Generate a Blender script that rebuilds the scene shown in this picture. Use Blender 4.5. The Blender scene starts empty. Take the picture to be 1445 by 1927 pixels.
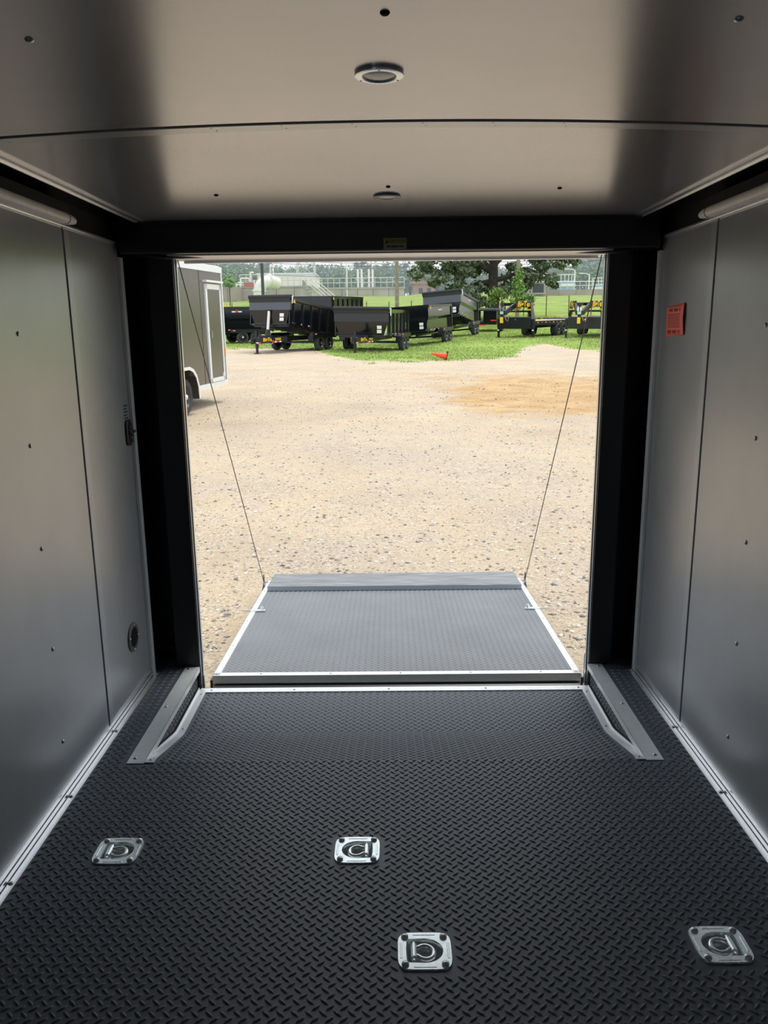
import bpy, math, random
import numpy as np
from mathutils import Matrix, Vector

# ------------------------------------------------------------------ camera, sky, sun, exposure
scene = bpy.context.scene
IW, IH = 1445, 1927
CP, CY, CR, CF, CX, CH = .219545, .009068, -.011764, 1470.94, -.0033, 1.39215
_r = np.array([math.cos(CY), math.sin(CY), 0.])
_f = np.array([-math.sin(CY)*math.cos(CP), math.cos(CY)*math.cos(CP), -math.sin(CP)])
_u = np.cross(_r, _f)
RV = math.cos(CR)*_r + math.sin(CR)*_u
UV = -math.sin(CR)*_r + math.cos(CR)*_u
ORG = np.array([CX, 0., CH])
cam = bpy.data.cameras.new('camera'); camo = bpy.data.objects.new('camera', cam)
scene.collection.objects.link(camo)
cam.sensor_fit = 'VERTICAL'; cam.sensor_height = 36; cam.lens = CF/IH*36
cam.clip_start = .05; cam.clip_end = 1500
camo.matrix_world = Matrix(((RV[0], UV[0], -_f[0], CX), (RV[1], UV[1], -_f[1], 0), (RV[2], UV[2], -_f[2], CH), (0, 0, 0, 1)))
scene.camera = camo

scene.view_settings.view_transform = 'Standard'
scene.view_settings.look = 'None'
scene.view_settings.gamma = 1
scene.view_settings.use_curve_mapping = False
scene.view_settings.exposure = 0.52

w = bpy.data.worlds.new('sky'); scene.world = w; w.use_nodes = True
nt = w.node_tree; nt.nodes.clear()
o = nt.nodes.new('ShaderNodeOutputWorld'); b = nt.nodes.new('ShaderNodeBackground')
tc = nt.nodes.new('ShaderNodeTexCoord'); nz = nt.nodes.new('ShaderNodeTexNoise'); rp = nt.nodes.new('ShaderNodeValToRGB')
nz.inputs['Scale'].default_value = 2.2; nz.inputs['Detail'].default_value = 5
rp.color_ramp.elements[0].position = .35; rp.color_ramp.elements[0].color = (.78, .90, 1.0, 1)
rp.color_ramp.elements[1].position = .65; rp.color_ramp.elements[1].color = (.96, .98, 1.0, 1)
nt.links.new(tc.outputs['Generated'], nz.inputs['Vector']); nt.links.new(nz.outputs['Fac'], rp.inputs['Fac'])
nt.links.new(rp.outputs['Color'], b.inputs['Color']); nt.links.new(b.outputs['Background'], o.inputs['Surface'])
b.inputs['Strength'].default_value = 1.0

sun = bpy.data.lights.new('sun', 'SUN'); sun.energy = 1.5; sun.angle = math.radians(25); sun.color = (1, .94, .84)
suno = bpy.data.objects.new('sun', sun); scene.collection.objects.link(suno)
suno.rotation_euler = Vector((-.25, -.18, -1)).to_track_quat('-Z', 'Y').to_euler()

# ------------------------------------------------------------------ helpers
COL = scene.collection
R = math.radians
rng = random.Random(7)
nrng = np.random.default_rng(11)

def ray(px, py):
    return _f + RV*(px-IW/2)/CF - UV*(py-IH/2)/CF
def hitY(px, py, Y):
    d = ray(px, py); p = ORG + d*(Y/d[1]); return Vector(p)
def hitX(px, py, X):
    d = ray(px, py); p = ORG + d*((X-CX)/d[0]); return Vector(p)
def hitZ(px, py, Z):
    d = ray(px, py); p = ORG + d*((Z-CH)/d[2]); return Vector(p)

def sstep(a, b, x):
    t = np.clip((x-a)/(b-a), 0, 1); return t*t*(3-2*t)
def zg(x, y):
    """height of the yard outside, in the trailer's axes"""
    x = np.asarray(x, float); y = np.asarray(y, float)
    z = -.25 + .0286*(y-4.9)
    z = z + .36*sstep(34, 47, y)*sstep(.5, 6, x) + .08*sstep(30, 40, y)*(1-sstep(-4, 1, x))
    z = z + .07*np.clip(y-56, 0, 60)*sstep(50, 75, y)
    z = z + .012*np.sin(x*1.7+y*.9)*np.sin(y*1.3-x*.6)*sstep(5.5, 8, y)
    return z

class MB:
    def __init__(s): s.v = []; s.f = []; s.m = []; s.cur = 0
    def add(s, vs, fs):
        n = len(s.v); s.v += [tuple(v) for v in vs]
        for f in fs: s.f.append(tuple(i+n for i in f)); s.m.append(s.cur)
        return s
    def box(s, a, b):
        x0, y0, z0 = a; x1, y1, z1 = b
        if x0 > x1: x0, x1 = x1, x0
        if y0 > y1: y0, y1 = y1, y0
        if z0 > z1: z0, z1 = z1, z0
        return s.add([(x0,y0,z0),(x1,y0,z0),(x1,y1,z0),(x0,y1,z0),(x0,y0,z1),(x1,y0,z1),(x1,y1,z1),(x0,y1,z1)],
              [(0,3,2,1),(4,5,6,7),(0,1,5,4),(1,2,6,5),(2,3,7,6),(3,0,4,7)])
    def bar(s, p, q, wd, ht, up=(0,0,1)):
        p = Vector(p); q = Vector(q); d = (q-p).normalized(); up = Vector(up)
        sd = d.cross(up)
        if sd.length < 1e-4: sd = d.cross(Vector((1,0,0)))
        sd.normalize(); u = sd.cross(d)
        a = sd*wd/2; c = u*ht/2
        vs = [p-a-c, p+a-c, p+a+c, p-a+c, q-a-c, q+a-c, q+a+c, q-a+c]
        return s.add(vs, [(0,1,2,3),(7,6,5,4),(0,4,5,1),(1,5,6,2),(2,6,7,3),(3,7,4,0)])
    def cyl(s, p, q, r, n=12, r2=None, caps=True):
        p = Vector(p); q = Vector(q); d = (q-p).normalized(); r2 = r if r2 is None else r2
        a = d.orthogonal().normalized(); c = d.cross(a); vs = []
        for k in range(n):
            t = 2*math.pi*k/n; e = a*math.cos(t)+c*math.sin(t); vs.append(p+e*r); vs.append(q+e*r2)
        fs = [(2*k, 2*((k+1)%n), 2*((k+1)%n)+1, 2*k+1) for k in range(n)]
        if caps: fs += [tuple(2*k for k in reversed(range(n))), tuple(2*k+1 for k in range(n))]
        return s.add(vs, fs)
    def tube(s, pts, r, n=6):
        pts = [Vector(p) for p in pts]; vs = []; m = len(pts); pa = None
        for i, p in enumerate(pts):
            d = (pts[min(i+1, m-1)]-pts[max(i-1, 0)]).normalized()
            a = d.orthogonal() if pa is None else pa - d*pa.dot(d)
            if a.length < 1e-5: a = d.orthogonal()
            a.normalize(); pa = a; c = d.cross(a); rr = r[i] if hasattr(r, '__len__') else r
            for k in range(n):
                t = 2*math.pi*k/n; vs.append(p+(a*math.cos(t)+c*math.sin(t))*rr)
        fs = [(i*n+k, i*n+(k+1)%n, (i+1)*n+(k+1)%n, (i+1)*n+k) for i in range(m-1) for k in range(n)]
        fs += [tuple(reversed(range(n))), tuple((m-1)*n+k for k in range(n))]
        return s.add(vs, fs)
    def prism(s, poly, off):
        """closed 3-D polygon extruded by a vector"""
        off = Vector(off); n = len(poly); P = [Vector(p) for p in poly]
        return s.add(P+[p+off for p in P], [tuple(reversed(range(n))), tuple(range(n, 2*n))] +
                     [(k, (k+1)%n, n+(k+1)%n, n+k) for k in range(n)])
    def lathe(s, prof, n=24, axis='z', org=(0,0,0)):
        """prof: (radius, height)"""
        vs = []; o = Vector(org)
        for (r_, h) in prof:
            for k in range(n):
                t = 2*math.pi*k/n; c, d = r_*math.cos(t), r_*math.sin(t)
                vs.append(o+Vector({'z': (c, d, h), 'y': (c, h, d), 'x': (h, c, d)}[axis]))
        fs = [(i*n+k, i*n+(k+1)%n, (i+1)*n+(k+1)%n, (i+1)*n+k) for i in range(len(prof)-1) for k in range(n)]
        return s.add(vs, fs)
    def xf(s, M):
        s.v = [tuple(M @ Vector(v)) for v in s.v]; return s
    def mesh(s, name, mat=None, smooth=False):
        me = bpy.data.meshes.new(name); me.from_pydata(s.v, [], s.f)
        mats = mat if isinstance(mat, (list, tuple)) else [mat]
        for m in mats:
            if m: me.materials.append(m)
        if len(mats) > 1: me.polygons.foreach_set('material_index', s.m)
        if smooth:
            me.polygons.foreach_set('use_smooth', [True]*len(me.polygons))
        me.validate(); me.update(); return me
    def build(s, name, mat, parent=None, smooth=False, bevel=0, seg=1):
        ob = bpy.data.objects.new(name, s.mesh(name, mat, smooth)); COL.objects.link(ob)
        if parent: ob.parent = parent
        if smooth == 'auto' or (smooth and bevel == 0):
            md = ob.modifiers.new('edges', 'EDGE_SPLIT'); md.split_angle = R(38)
        if bevel:
            md = ob.modifiers.new('bevel', 'BEVEL'); md.width = bevel; md.segments = seg; md.limit_method = 'ANGLE'; md.angle_limit = R(40)
        return ob

def link_mesh(name, me, parent=None, loc=(0,0,0), rot=(0,0,0)):
    ob = bpy.data.objects.new(name, me); COL.objects.link(ob); ob.location = loc; ob.rotation_euler = rot
    if parent: ob.parent = parent
    return ob
def tag(o, label, cat, group=None):
    o['label'] = label; o['category'] = cat
    if group: o['group'] = group
    return o
def struct(o, label=None, cat=None):
    o['kind'] = 'structure'
    if label: o['label'] = label
    if cat: o['category'] = cat
    return o
def empty(name, loc=(0,0,0), M=None):
    o = bpy.data.objects.new(name, None); COL.objects.link(o); o.empty_display_size = .1
    if M is not None: o.matrix_world = M
    else: o.location = loc
    return o
def copy_tree(o, parent=None):
    c = o.copy(); COL.objects.link(c); c.parent = parent
    for ch in o.children: copy_tree(ch, c)
    return c
def np_mesh(name, V, F, mat, cols=None):
    """V (n,3), F (m,3 or 4) arrays"""
    me = bpy.data.meshes.new(name); V = np.ascontiguousarray(V, np.float32); F = np.ascontiguousarray(F, np.int32)
    k = F.shape[1]
    me.vertices.add(len(V)); me.vertices.foreach_set('co', V.ravel())
    me.loops.add(F.size); me.loops.foreach_set('vertex_index', F.ravel())
    me.polygons.add(len(F)); me.polygons.foreach_set('loop_start', np.arange(0, F.size, k, dtype=np.int32))
    me.polygons.foreach_set('loop_total', np.full(len(F), k, np.int32))
    if mat: me.materials.append(mat)
    if cols is not None:
        at = me.color_attributes.new('col', 'FLOAT_COLOR', 'POINT')
        at.data.foreach_set('color', np.ascontiguousarray(cols, np.float32).ravel())
    me.update(calc_edges=True); return me

# ------------------------------------------------------------------ materials
MATS = {}
def mat(name, col, rough=.5, metal=0., var=0., scale=20., bump=0., bscale=60., spec=.5, coat=0., rvar=0., ior=1.5, stretch=None, emit=None, trans=0., alpha=1.):
    if name in MATS: return MATS[name]
    m = bpy.data.materials.new(name); m.use_nodes = True; n = m.node_tree; bs = n.nodes['Principled BSDF']
    bs.inputs['Base Color'].default_value = (*col, 1); bs.inputs['Roughness'].default_value = rough
    bs.inputs['Metallic'].default_value = metal; bs.inputs['Specular IOR Level'].default_value = spec
    bs.inputs['IOR'].default_value = ior
    bs.inputs['Coat Weight'].default_value = coat; bs.inputs['Coat Roughness'].default_value = .08
    bs.inputs['Transmission Weight'].default_value = trans; bs.inputs['Alpha'].default_value = alpha
    if emit: bs.inputs['Emission Color'].default_value = (*emit[0], 1); bs.inputs['Emission Strength'].default_value = emit[1]
    if var or bump or rvar:
        t = n.nodes.new('ShaderNodeTexCoord'); vec = t.outputs['Object']
        if stretch:
            mp = n.nodes.new('ShaderNodeMapping'); mp.inputs['Scale'].default_value = stretch
            n.links.new(vec, mp.inputs['Vector']); vec = mp.outputs['Vector']
        def noise(sc, det=4):
            z = n.nodes.new('ShaderNodeTexNoise'); z.inputs['Scale'].default_value = sc; z.inputs['Detail'].default_value = det
            n.links.new(vec, z.inputs['Vector']); return z
        if var:
            z = noise(scale); rr = n.nodes.new('ShaderNodeValToRGB')
            lo = tuple(max(0, c*(1-var)) for c in col); hi = tuple(min(1, c*(1+var)) for c in col)
            rr.color_ramp.elements[0].position = .3; rr.color_ramp.elements[0].color = (*lo, 1)
            rr.color_ramp.elements[1].position = .7; rr.color_ramp.elements[1].color = (*hi, 1)
            n.links.new(z.outputs['Fac'], rr.inputs['Fac']); n.links.new(rr.outputs['Color'], bs.inputs['Base Color'])
        if rvar:
            z = noise(scale*.35, 3); mr = n.nodes.new('ShaderNodeMapRange')
            mr.inputs['To Min'].default_value = rough-rvar; mr.inputs['To Max'].default_value = rough+rvar
            n.links.new(z.outputs['Fac'], mr.inputs['Value']); n.links.new(mr.outputs['Result'], bs.inputs['Roughness'])
        if bump:
            z = noise(bscale); bp = n.nodes.new('ShaderNodeBump'); bp.inputs['Strength'].default_value = bump; bp.inputs['Distance'].default_value = .01
            n.links.new(z.outputs['Fac'], bp.inputs['Height']); n.links.new(bp.outputs['Normal'], bs.inputs['Normal'])
    MATS[name] = m; return m
def attr_mat(name, rough=.8, tint=(1,1,1), trans=0., rnd=0., spec=.3):
    if name in MATS: return MATS[name]
    m = bpy.data.materials.new(name); m.use_nodes = True; n = m.node_tree; bs = n.nodes['Principled BSDF']
    a = n.nodes.new('ShaderNodeVertexColor'); a.layer_name = 'col'
    src = a.outputs['Color']
    if rnd:
        oi = n.nodes.new('ShaderNodeObjectInfo'); h = n.nodes.new('ShaderNodeHueSaturation')
        mr = n.nodes.new('ShaderNodeMapRange'); mr.inputs['To Min'].default_value = 1-rnd; mr.inputs['To Max'].default_value = 1+rnd
        mh = n.nodes.new('ShaderNodeMapRange'); mh.inputs['To Min'].default_value = .485; mh.inputs['To Max'].default_value = .52
        n.links.new(oi.outputs['Random'], mr.inputs['Value']); n.links.new(oi.outputs['Random'], mh.inputs['Value'])
        n.links.new(mr.outputs['Result'], h.inputs['Value']); n.links.new(mh.outputs['Result'], h.inputs['Hue'])
        n.links.new(src, h.inputs['Color']); src = h.outputs['Color']
    n.links.new(src, bs.inputs['Base Color'])
    bs.inputs['Roughness'].default_value = rough; bs.inputs['Specular IOR Level'].default_value = spec
    MATS[name] = m; return m

M_PANEL = mat('brushed_grey_panel', (.40, .415, .44), .31, .45, var=.05, scale=5, rvar=.03, ior=1.9)
M_CEIL = mat('satin_ceiling_panel', (.485, .462, .465), .24, .55, var=.04, scale=4, rvar=.025, ior=2.0)
M_ALU = mat('mill_aluminium', (.82, .83, .85), .27, .85)
M_ALUW = mat('bright_aluminium', (.84, .88, .91), .36, .40, var=.04, scale=40)
M_ZINC = mat('zinc_plate', (.84, .92, .94), .27, .72, var=.10, scale=70, rvar=.06)
M_BOLT = mat('steel_bolt', (.45, .47, .48), .3, 1.)
M_BLACK = mat('black_powdercoat', (.010, .0135, .017), .34, spec=.5)
M_GLOSS = mat('gloss_black_cove', (.006, .007, .008), .16, spec=.5)
M_GAP = mat('black_gap', (.004, .004, .005), .8)
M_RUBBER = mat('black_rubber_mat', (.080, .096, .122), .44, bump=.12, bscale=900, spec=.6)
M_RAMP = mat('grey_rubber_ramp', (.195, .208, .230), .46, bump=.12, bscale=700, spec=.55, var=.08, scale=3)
M_SIDE = mat('rubber_kick_side', (.05, .055, .065), .42)
M_STRIP = mat('joint_strip_metal', (.55, .545, .54), .30, .5, ior=2.0)
M_SEAL = mat('rubber_seal', (.01, .01, .011), .5)
M_WHITE = mat('white_plastic', (.92, .90, .86), .25)
M_LENS = mat('frosted_lens', (.42, .42, .42), .25, spec=.6)
M_LED = mat('led_tube_lens', (.85, .81, .77), .4, var=.06, scale=60)
M_CABLE = mat('wire_cable', (.10, .085, .08), .45, .5)
M_FLAP = mat('grey_stained_board', (.20, .215, .23), .42, var=.45, scale=6, stretch=(1.2, 14, 14), bump=.2, bscale=30, spec=.6)
M_PAINT = mat('gloss_black_paint', (.006, .007, .009), .13, spec=.5, coat=.15)
M_PAINTG = mat('charcoal_paint', (.075, .085, .105), .35, spec=.5)
M_FRAME = mat('black_frame_paint', (.010, .011, .013), .3)
M_TIRE = mat('tyre_rubber', (.045, .047, .052), .75, bump=.2, bscale=40)
M_RIM = mat('black_rim', (.015, .016, .018), .3)
M_CHROME = mat('chrome', (.8, .82, .85), .15, 1.)
M_YEL = mat('yellow_decal', (.85, .52, .01), .5)
M_RED = mat('red_reflector', (.75, .03, .02), .4)
M_DWHITE = mat('white_decal', (.8, .8, .8), .5)
M_AMBER = mat('amber_lens', (.85, .24, .03), .3)
M_TARP = mat('black_tarp', (.018, .018, .019), .7, bump=.5, bscale=30)
M_WOODP = mat('pine_plank', (.52, .36, .20), .7, var=.2, scale=3, stretch=(1, 12, 12))
M_GREYM = mat('pewter_skin', (.15, .138, .125), .24, .55, var=.03, scale=2)
M_CONC = mat('old_concrete', (.42, .39, .35), .9, var=.25, scale=.5, bump=.3, bscale=3)
M_CONCB = mat('brown_concrete', (.36, .31, .26), .9, var=.2, scale=.6)
M_PLANTW = mat('white_paint', (.82, .83, .84), .5)
M_PIPE = mat('white_pipe', (.80, .80, .78), .5, var=.08, scale=1.5)
M_GALV = mat('galvanised_rail', (.62, .64, .64), .45, .5)
M_BRICK = mat('pink_brick', (.42, .22, .19), .85, var=.15, scale=2)
M_BLUE = mat('blue_tank', (.22, .42, .55), .5, var=.15, scale=.8)
M_POLE = mat('weathered_pole', (.27, .23, .19), .85, var=.25, scale=2)
M_DPOLE = mat('dark_pole', (.035, .03, .03), .6)
M_BARK = mat('oak_bark', (.06, .05, .042), .9, var=.3, scale=4, bump=.6, bscale=8)
M_ORANGE = mat('orange_cone_plastic', (.85, .075, .02), .5)
M_STICK = mat('orange_red_sticker', (1.0, .18, .14), .5)
M_STICKG = mat('sticker_print', (.22, .03, .02), .55)
M_CAUT = mat('caution_paper', (.30, .30, .29), .6)
M_CAUTY = mat('caution_band', (.33, .27, .06), .6)
M_INK = mat('black_print', (.01, .01, .01), .6)
M_TEAL = mat('teal_print', (.02, .06, .06), .6)
M_BOLLARD = mat('bollard_yellow', (.80, .50, .03), .55)
M_LEAF = attr_mat('leaf', .6, rnd=.22)
M_GRASSB = attr_mat('grass_blade', .7)
M_STONE = attr_mat('stone', .85)

# ------------------------------------------------------------------ the trailer we stand in: floor
XW = 1.03; YF = -1.9; YB = 3.17; YD = 2.39; YD2 = 2.77; YS = 3.155; DZ = -.10; XD = .845
RINGS = [(-.773, 1.918, -1), (-.106, 1.916, 1), (.065, 1.548, -1), (.755, 1.564, 1)]    # x, y, side of the hinge bar
fl = MB()
xs = sorted({-XW-.02, XW+.02} | {v for (x, y, s) in RINGS for v in (x-.048, x+.048)})
ys = sorted({YF, YD} | {v for (x, y, s) in RINGS for v in (y-.043, y+.043)})
for i in range(len(xs)-1):
    for j in range(len(ys)-1):
        cx_, cy_ = (xs[i]+xs[i+1])/2, (ys[j]+ys[j+1])/2
        if any(abs(cx_-x) < .047 and abs(cy_-y) < .042 for (x, y, s) in RINGS): continue
        fl.add([(xs[i], ys[j], 0), (xs[i+1], ys[j], 0), (xs[i+1], ys[j+1], 0), (xs[i], ys[j+1], 0)], [(0, 1, 2, 3)])
for s in (-1, 1):
    fl.box((s*.858, YD, -.14), (s*(XW+.02), 3.29, 0))
fl.prism([(-.859, YD, 0), (-.859, YD2, DZ), (-.859, YS, DZ), (-.859, YS, -.14), (-.859, YD, -.14)], (1.718, 0, 0))
fl.box((-XW-.02, YF, -.10), (XW+.02, YD, -.06))
floor = struct(fl.build('floor', M_RUBBER), 'black rubber diamond tread trailer floor dipping towards the rear door', 'floor')
for s in (-1, 1):
    k = MB().prism([(s*.853, YD+.02, 0), (s*.853, YD2, DZ), (s*.853, YS, DZ), (s*.853, YS, 0)], (s*.006, 0, 0))
    k.build('kick_side', M_SIDE, floor)
def kick_lugs():
    for s in (-1, 1):
        sts = []
        for j in range(26):
            for i in range(5):
                for q in (0, 1):
                    y = YD+.05+j*PITCH+q*PITCH/2; z = -.092+i*PITCH+q*PITCH/2
                    if z < -.022 and z > surf(0, y)[0]+.022 and y < YS-.02: sts.append((y, z, R(42) if q == 0 else R(-42)))
        ob = lug_field('tread_lugs', sts, lambda x, y: (0., 0.), M_SIDE, floor)
        ob.matrix_local = Matrix(((0, 0, -s, s*.853), (1, 0, 0, 0), (0, 1, 0, 0), (0, 0, 0, 1)))

def lug_arrays(L=.0285, Wd=.0082, h=.0030):
    """pointed lens lug: 6-point base, 2-point ridge"""
    a = L/2; b_ = Wd/2
    V = np.array([(-a, 0, 0), (-a*.35, -b_, 0), (a*.35, -b_, 0), (a, 0, 0), (a*.35, b_, 0), (-a*.35, b_, 0),
                  (-a*.5, 0, h), (-a*.3, -b_*.4, h), (a*.3, -b_*.4, h), (a*.5, 0, h), (a*.3, b_*.4, h), (-a*.3, b_*.4, h)])
    F = []
    for k in range(6):
        q = (k+1) % 6; F += [(k, q, 6+q), (k, 6+q, 6+k)]
    F += [(6, 7, 11), (7, 8, 10), (7, 10, 11), (8, 9, 10)]
    return V, np.array(F)
LV, LF = lug_arrays()
PITCH = .0302
def lug_sites(x0, x1, y0, y1):
    out = []
    ni = int((x1-x0)/PITCH); nj = int((y1-y0)/PITCH)
    for i in range(ni+1):
        for j in range(nj+1):
            for q in (0, 1):
                x = x0+.012+i*PITCH+q*PITCH/2; y = y0+.012+j*PITCH+q*PITCH/2
                if x < x1-.006 and y < y1-.006: out.append((x, y, R(42) if q == 0 else R(-42)))
    return out
def surf(x, y):
    """floor height and slope at a point"""
    if y < YD or abs(x) > .858: return 0., 0.
    if y < YD2: return DZ*(y-YD)/(YD2-YD), DZ/(YD2-YD)
    return DZ, 0.
sites = []
for (x, y, a) in lug_sites(-XW+.03, XW-.03, 1.02, YS-.03):
    if any(abs(x-rx) < .070 and abs(y-ry) < .064 for (rx, ry, s) in RINGS): continue
    if y > YD-.02 and .80 < abs(x) < .915: continue
    sites.append((x, y, a))
for s in (-1, 1):
    for (x, y, a) in lug_sites(.915, XW-.03, YS-.03, 3.27): sites.append((s*x, y, a))
def proj(p):
    d = np.array(p)-ORG; z = d@_f
    return IW/2+CF*(d@RV)/z, IH/2-CF*(d@UV)/z, z
near = []; far = []
for st in sites:
    px, py, zz = proj((st[0], st[1], 0))
    if -10 < px < IW+10 and py < IH+25: near.append((zz, st))
    else: far.append(st)
near.sort(key=lambda t: t[0])
single = [t[1] for t in near[:300]]; rest = [t[1] for t in near[300:]]
lug_me = np_mesh('tread_lug', LV, LF, M_RUBBER)
for (x, y, a) in single:
    link_mesh('tread_lug', lug_me, floor, (x, y, 0), (0, 0, a))
def lug_field(name, sts, fn, material, parent):
    n = len(sts); A = np.array([s[2] for s in sts]); c, s_ = np.cos(A), np.sin(A)
    V = np.zeros((n, len(LV), 3))
    V[:, :, 0] = LV[None, :, 0]*c[:, None]-LV[None, :, 1]*s_[:, None]
    V[:, :, 1] = LV[None, :, 0]*s_[:, None]+LV[None, :, 1]*c[:, None]
    V[:, :, 2] = LV[None, :, 2]
    zs = np.array([fn(s[0], s[1]) for s in sts])
    V[:, :, 2] += zs[:, 0][:, None] + V[:, :, 1]*zs[:, 1][:, None]
    V[:, :, 0] += np.array([s[0] for s in sts])[:, None]; V[:, :, 1] += np.array([s[1] for s in sts])[:, None]
    F = LF[None]+(np.arange(n)*len(LV))[:, None, None]
    ob = link_mesh(name, np_mesh(name, V.reshape(-1, 3), F.reshape(-1, 3), material), parent); ob['kind'] = 'stuff'; return ob
lug_field('tread_lugs', rest, surf, M_RUBBER, floor)
kick_lugs()

# ---- domed screw heads, shared meshes
def dome(name, r, h, m, n=10):
    d = MB().lathe([(r, 0), (r*.92, h*.45), (r*.6, h*.85), (.0001, h)], n); return d.mesh(name, m, True)
ME_SCREW = dome('screw', .0072, .0045, M_BOLT)
ME_SCREWS = dome('screw', .0050, .0035, M_BOLT)
ME_SCREWB = dome('screw', .0075, .0045, M_GAP)
ME_DOT = dome('rivet', .0022, .0008, M_BOLT, 8)
def screw(p, n, parent, me=ME_SCREW):
    q = Vector(n).to_track_quat('Z', 'Y').to_euler(); return link_mesh('screw' if me is not ME_DOT else 'rivet', me, parent, p, q)

# ---- edge trims of the dip
for s, nm in ((-1, 'trim_1'), (1, 'trim_2')):
    t = MB()
    poly = [(s*.843, YD-.012, .0035), (s*.902, YD-.012, .0035), (s*.902, YB-.004, .0035), (s*.843, YB-.004, .0035)]
    t.prism([Vector(p) for p in (poly if s > 0 else poly[::-1])], (0, 0, -.003))
    ys_ = [YD+.02, YD+.10, YB-.004]
    t.prism([(s*.8415, YD+.01, .0035), (s*.8415, YB-.004, .0035), (s*.8415, YB-.004, -.019), (s*.8415, YD+.10, -.019)], (s*.0025, 0, 0))
    ob = struct(t.build(nm, M_ALUW), 'aluminium edge plate on the %s side of the floor dip' % ('left' if s < 0 else 'right'), 'trim')
    for yy in (YD+.02, 2.79, YB-.025): screw((s*.882, yy, .0035), (0, 0, 1), ob)
for s, nm in ((-1, 'trim_3'), (1, 'trim_4')):
    t = MB()
    prof = [(YD-.008, .0), (YD+.03, -.006), (YD2-.04, DZ+.008), (YD2, DZ), (YD2+.04, DZ), (YS-.005, DZ)]
    for (ya, za), (yb, zb) in zip(prof[:-1], prof[1:]):
        a = [(s*.812, ya, za+.0045), (s*.846, ya, za+.0045), (s*.846, yb, zb+.0045), (s*.812, yb, zb+.0045)]
        t.prism(a, (0, 0, -.003))
        a = [(s*.846, ya, za+.0015), (s*.846, ya, min(za+.013, .003)), (s*.846, yb, min(zb+.013, .003)), (s*.846, yb, zb+.0015)]
        t.prism(a, (-s*.0025, 0, 0))
    ob = struct(t.build(nm, M_ALUW), 'bent aluminium angle along the foot of the %s kick side' % ('left' if s < 0 else 'right'), 'trim')
    for yy in (YD+.012, 2.80, YS-.05): screw((s*.826, yy, surf(0, yy)[0]+.0045), (0, 0, 1), ob, ME_SCREWS)
t = MB().box((-.84, YS-.032, DZ+.0005), (.845, YS+.012, DZ+.005)).box((-.84, YS+.008, DZ-.03), (.845, YS+.012, DZ+.005))
sill = struct(t.build('trim_5', M_ALUW), 'bright aluminium sill strip across the rear doorway', 'trim')
for xx in (-.79, -.43, -.02, .40, .80): screw((xx, YS-.012, DZ+.005), (0, 0, 1), sill, ME_SCREWS)

# ---- baseboards: stepped aluminium angle
for s, nm in ((-1, 'baseboard_left'), (1, 'baseboard_right')):
    t = MB()
    t.box((s*(XW-.031), YF, .0005), (s*XW, 3.115, .004))
    t.box((s*(XW-.004), YF, .004), (s*XW, 3.11, .034))
    t.box((s*(XW-.010), YF, .004), (s*XW, 3.112, .016))
    ob = struct(t.build(nm, M_ALU), 'stepped aluminium angle at the foot of the %s wall' % nm.split('_')[1], 'baseboard')
    MB().box((s*(XW-.0115), YF, .0035), (s*(XW-.0098), 3.11, .0052)).box((s*(XW-.0055), YF, .0155), (s*(XW-.0038), 3.11, .0172)).build('crease_shade', M_SEAL, ob)  # black strips in the step creases stand in for shade
    for yy in (1.02, 1.40, 1.785, 2.184, 2.60, 3.095): screw((s*(XW-.0185), yy, .004), (0, 0, 1), ob)

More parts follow.
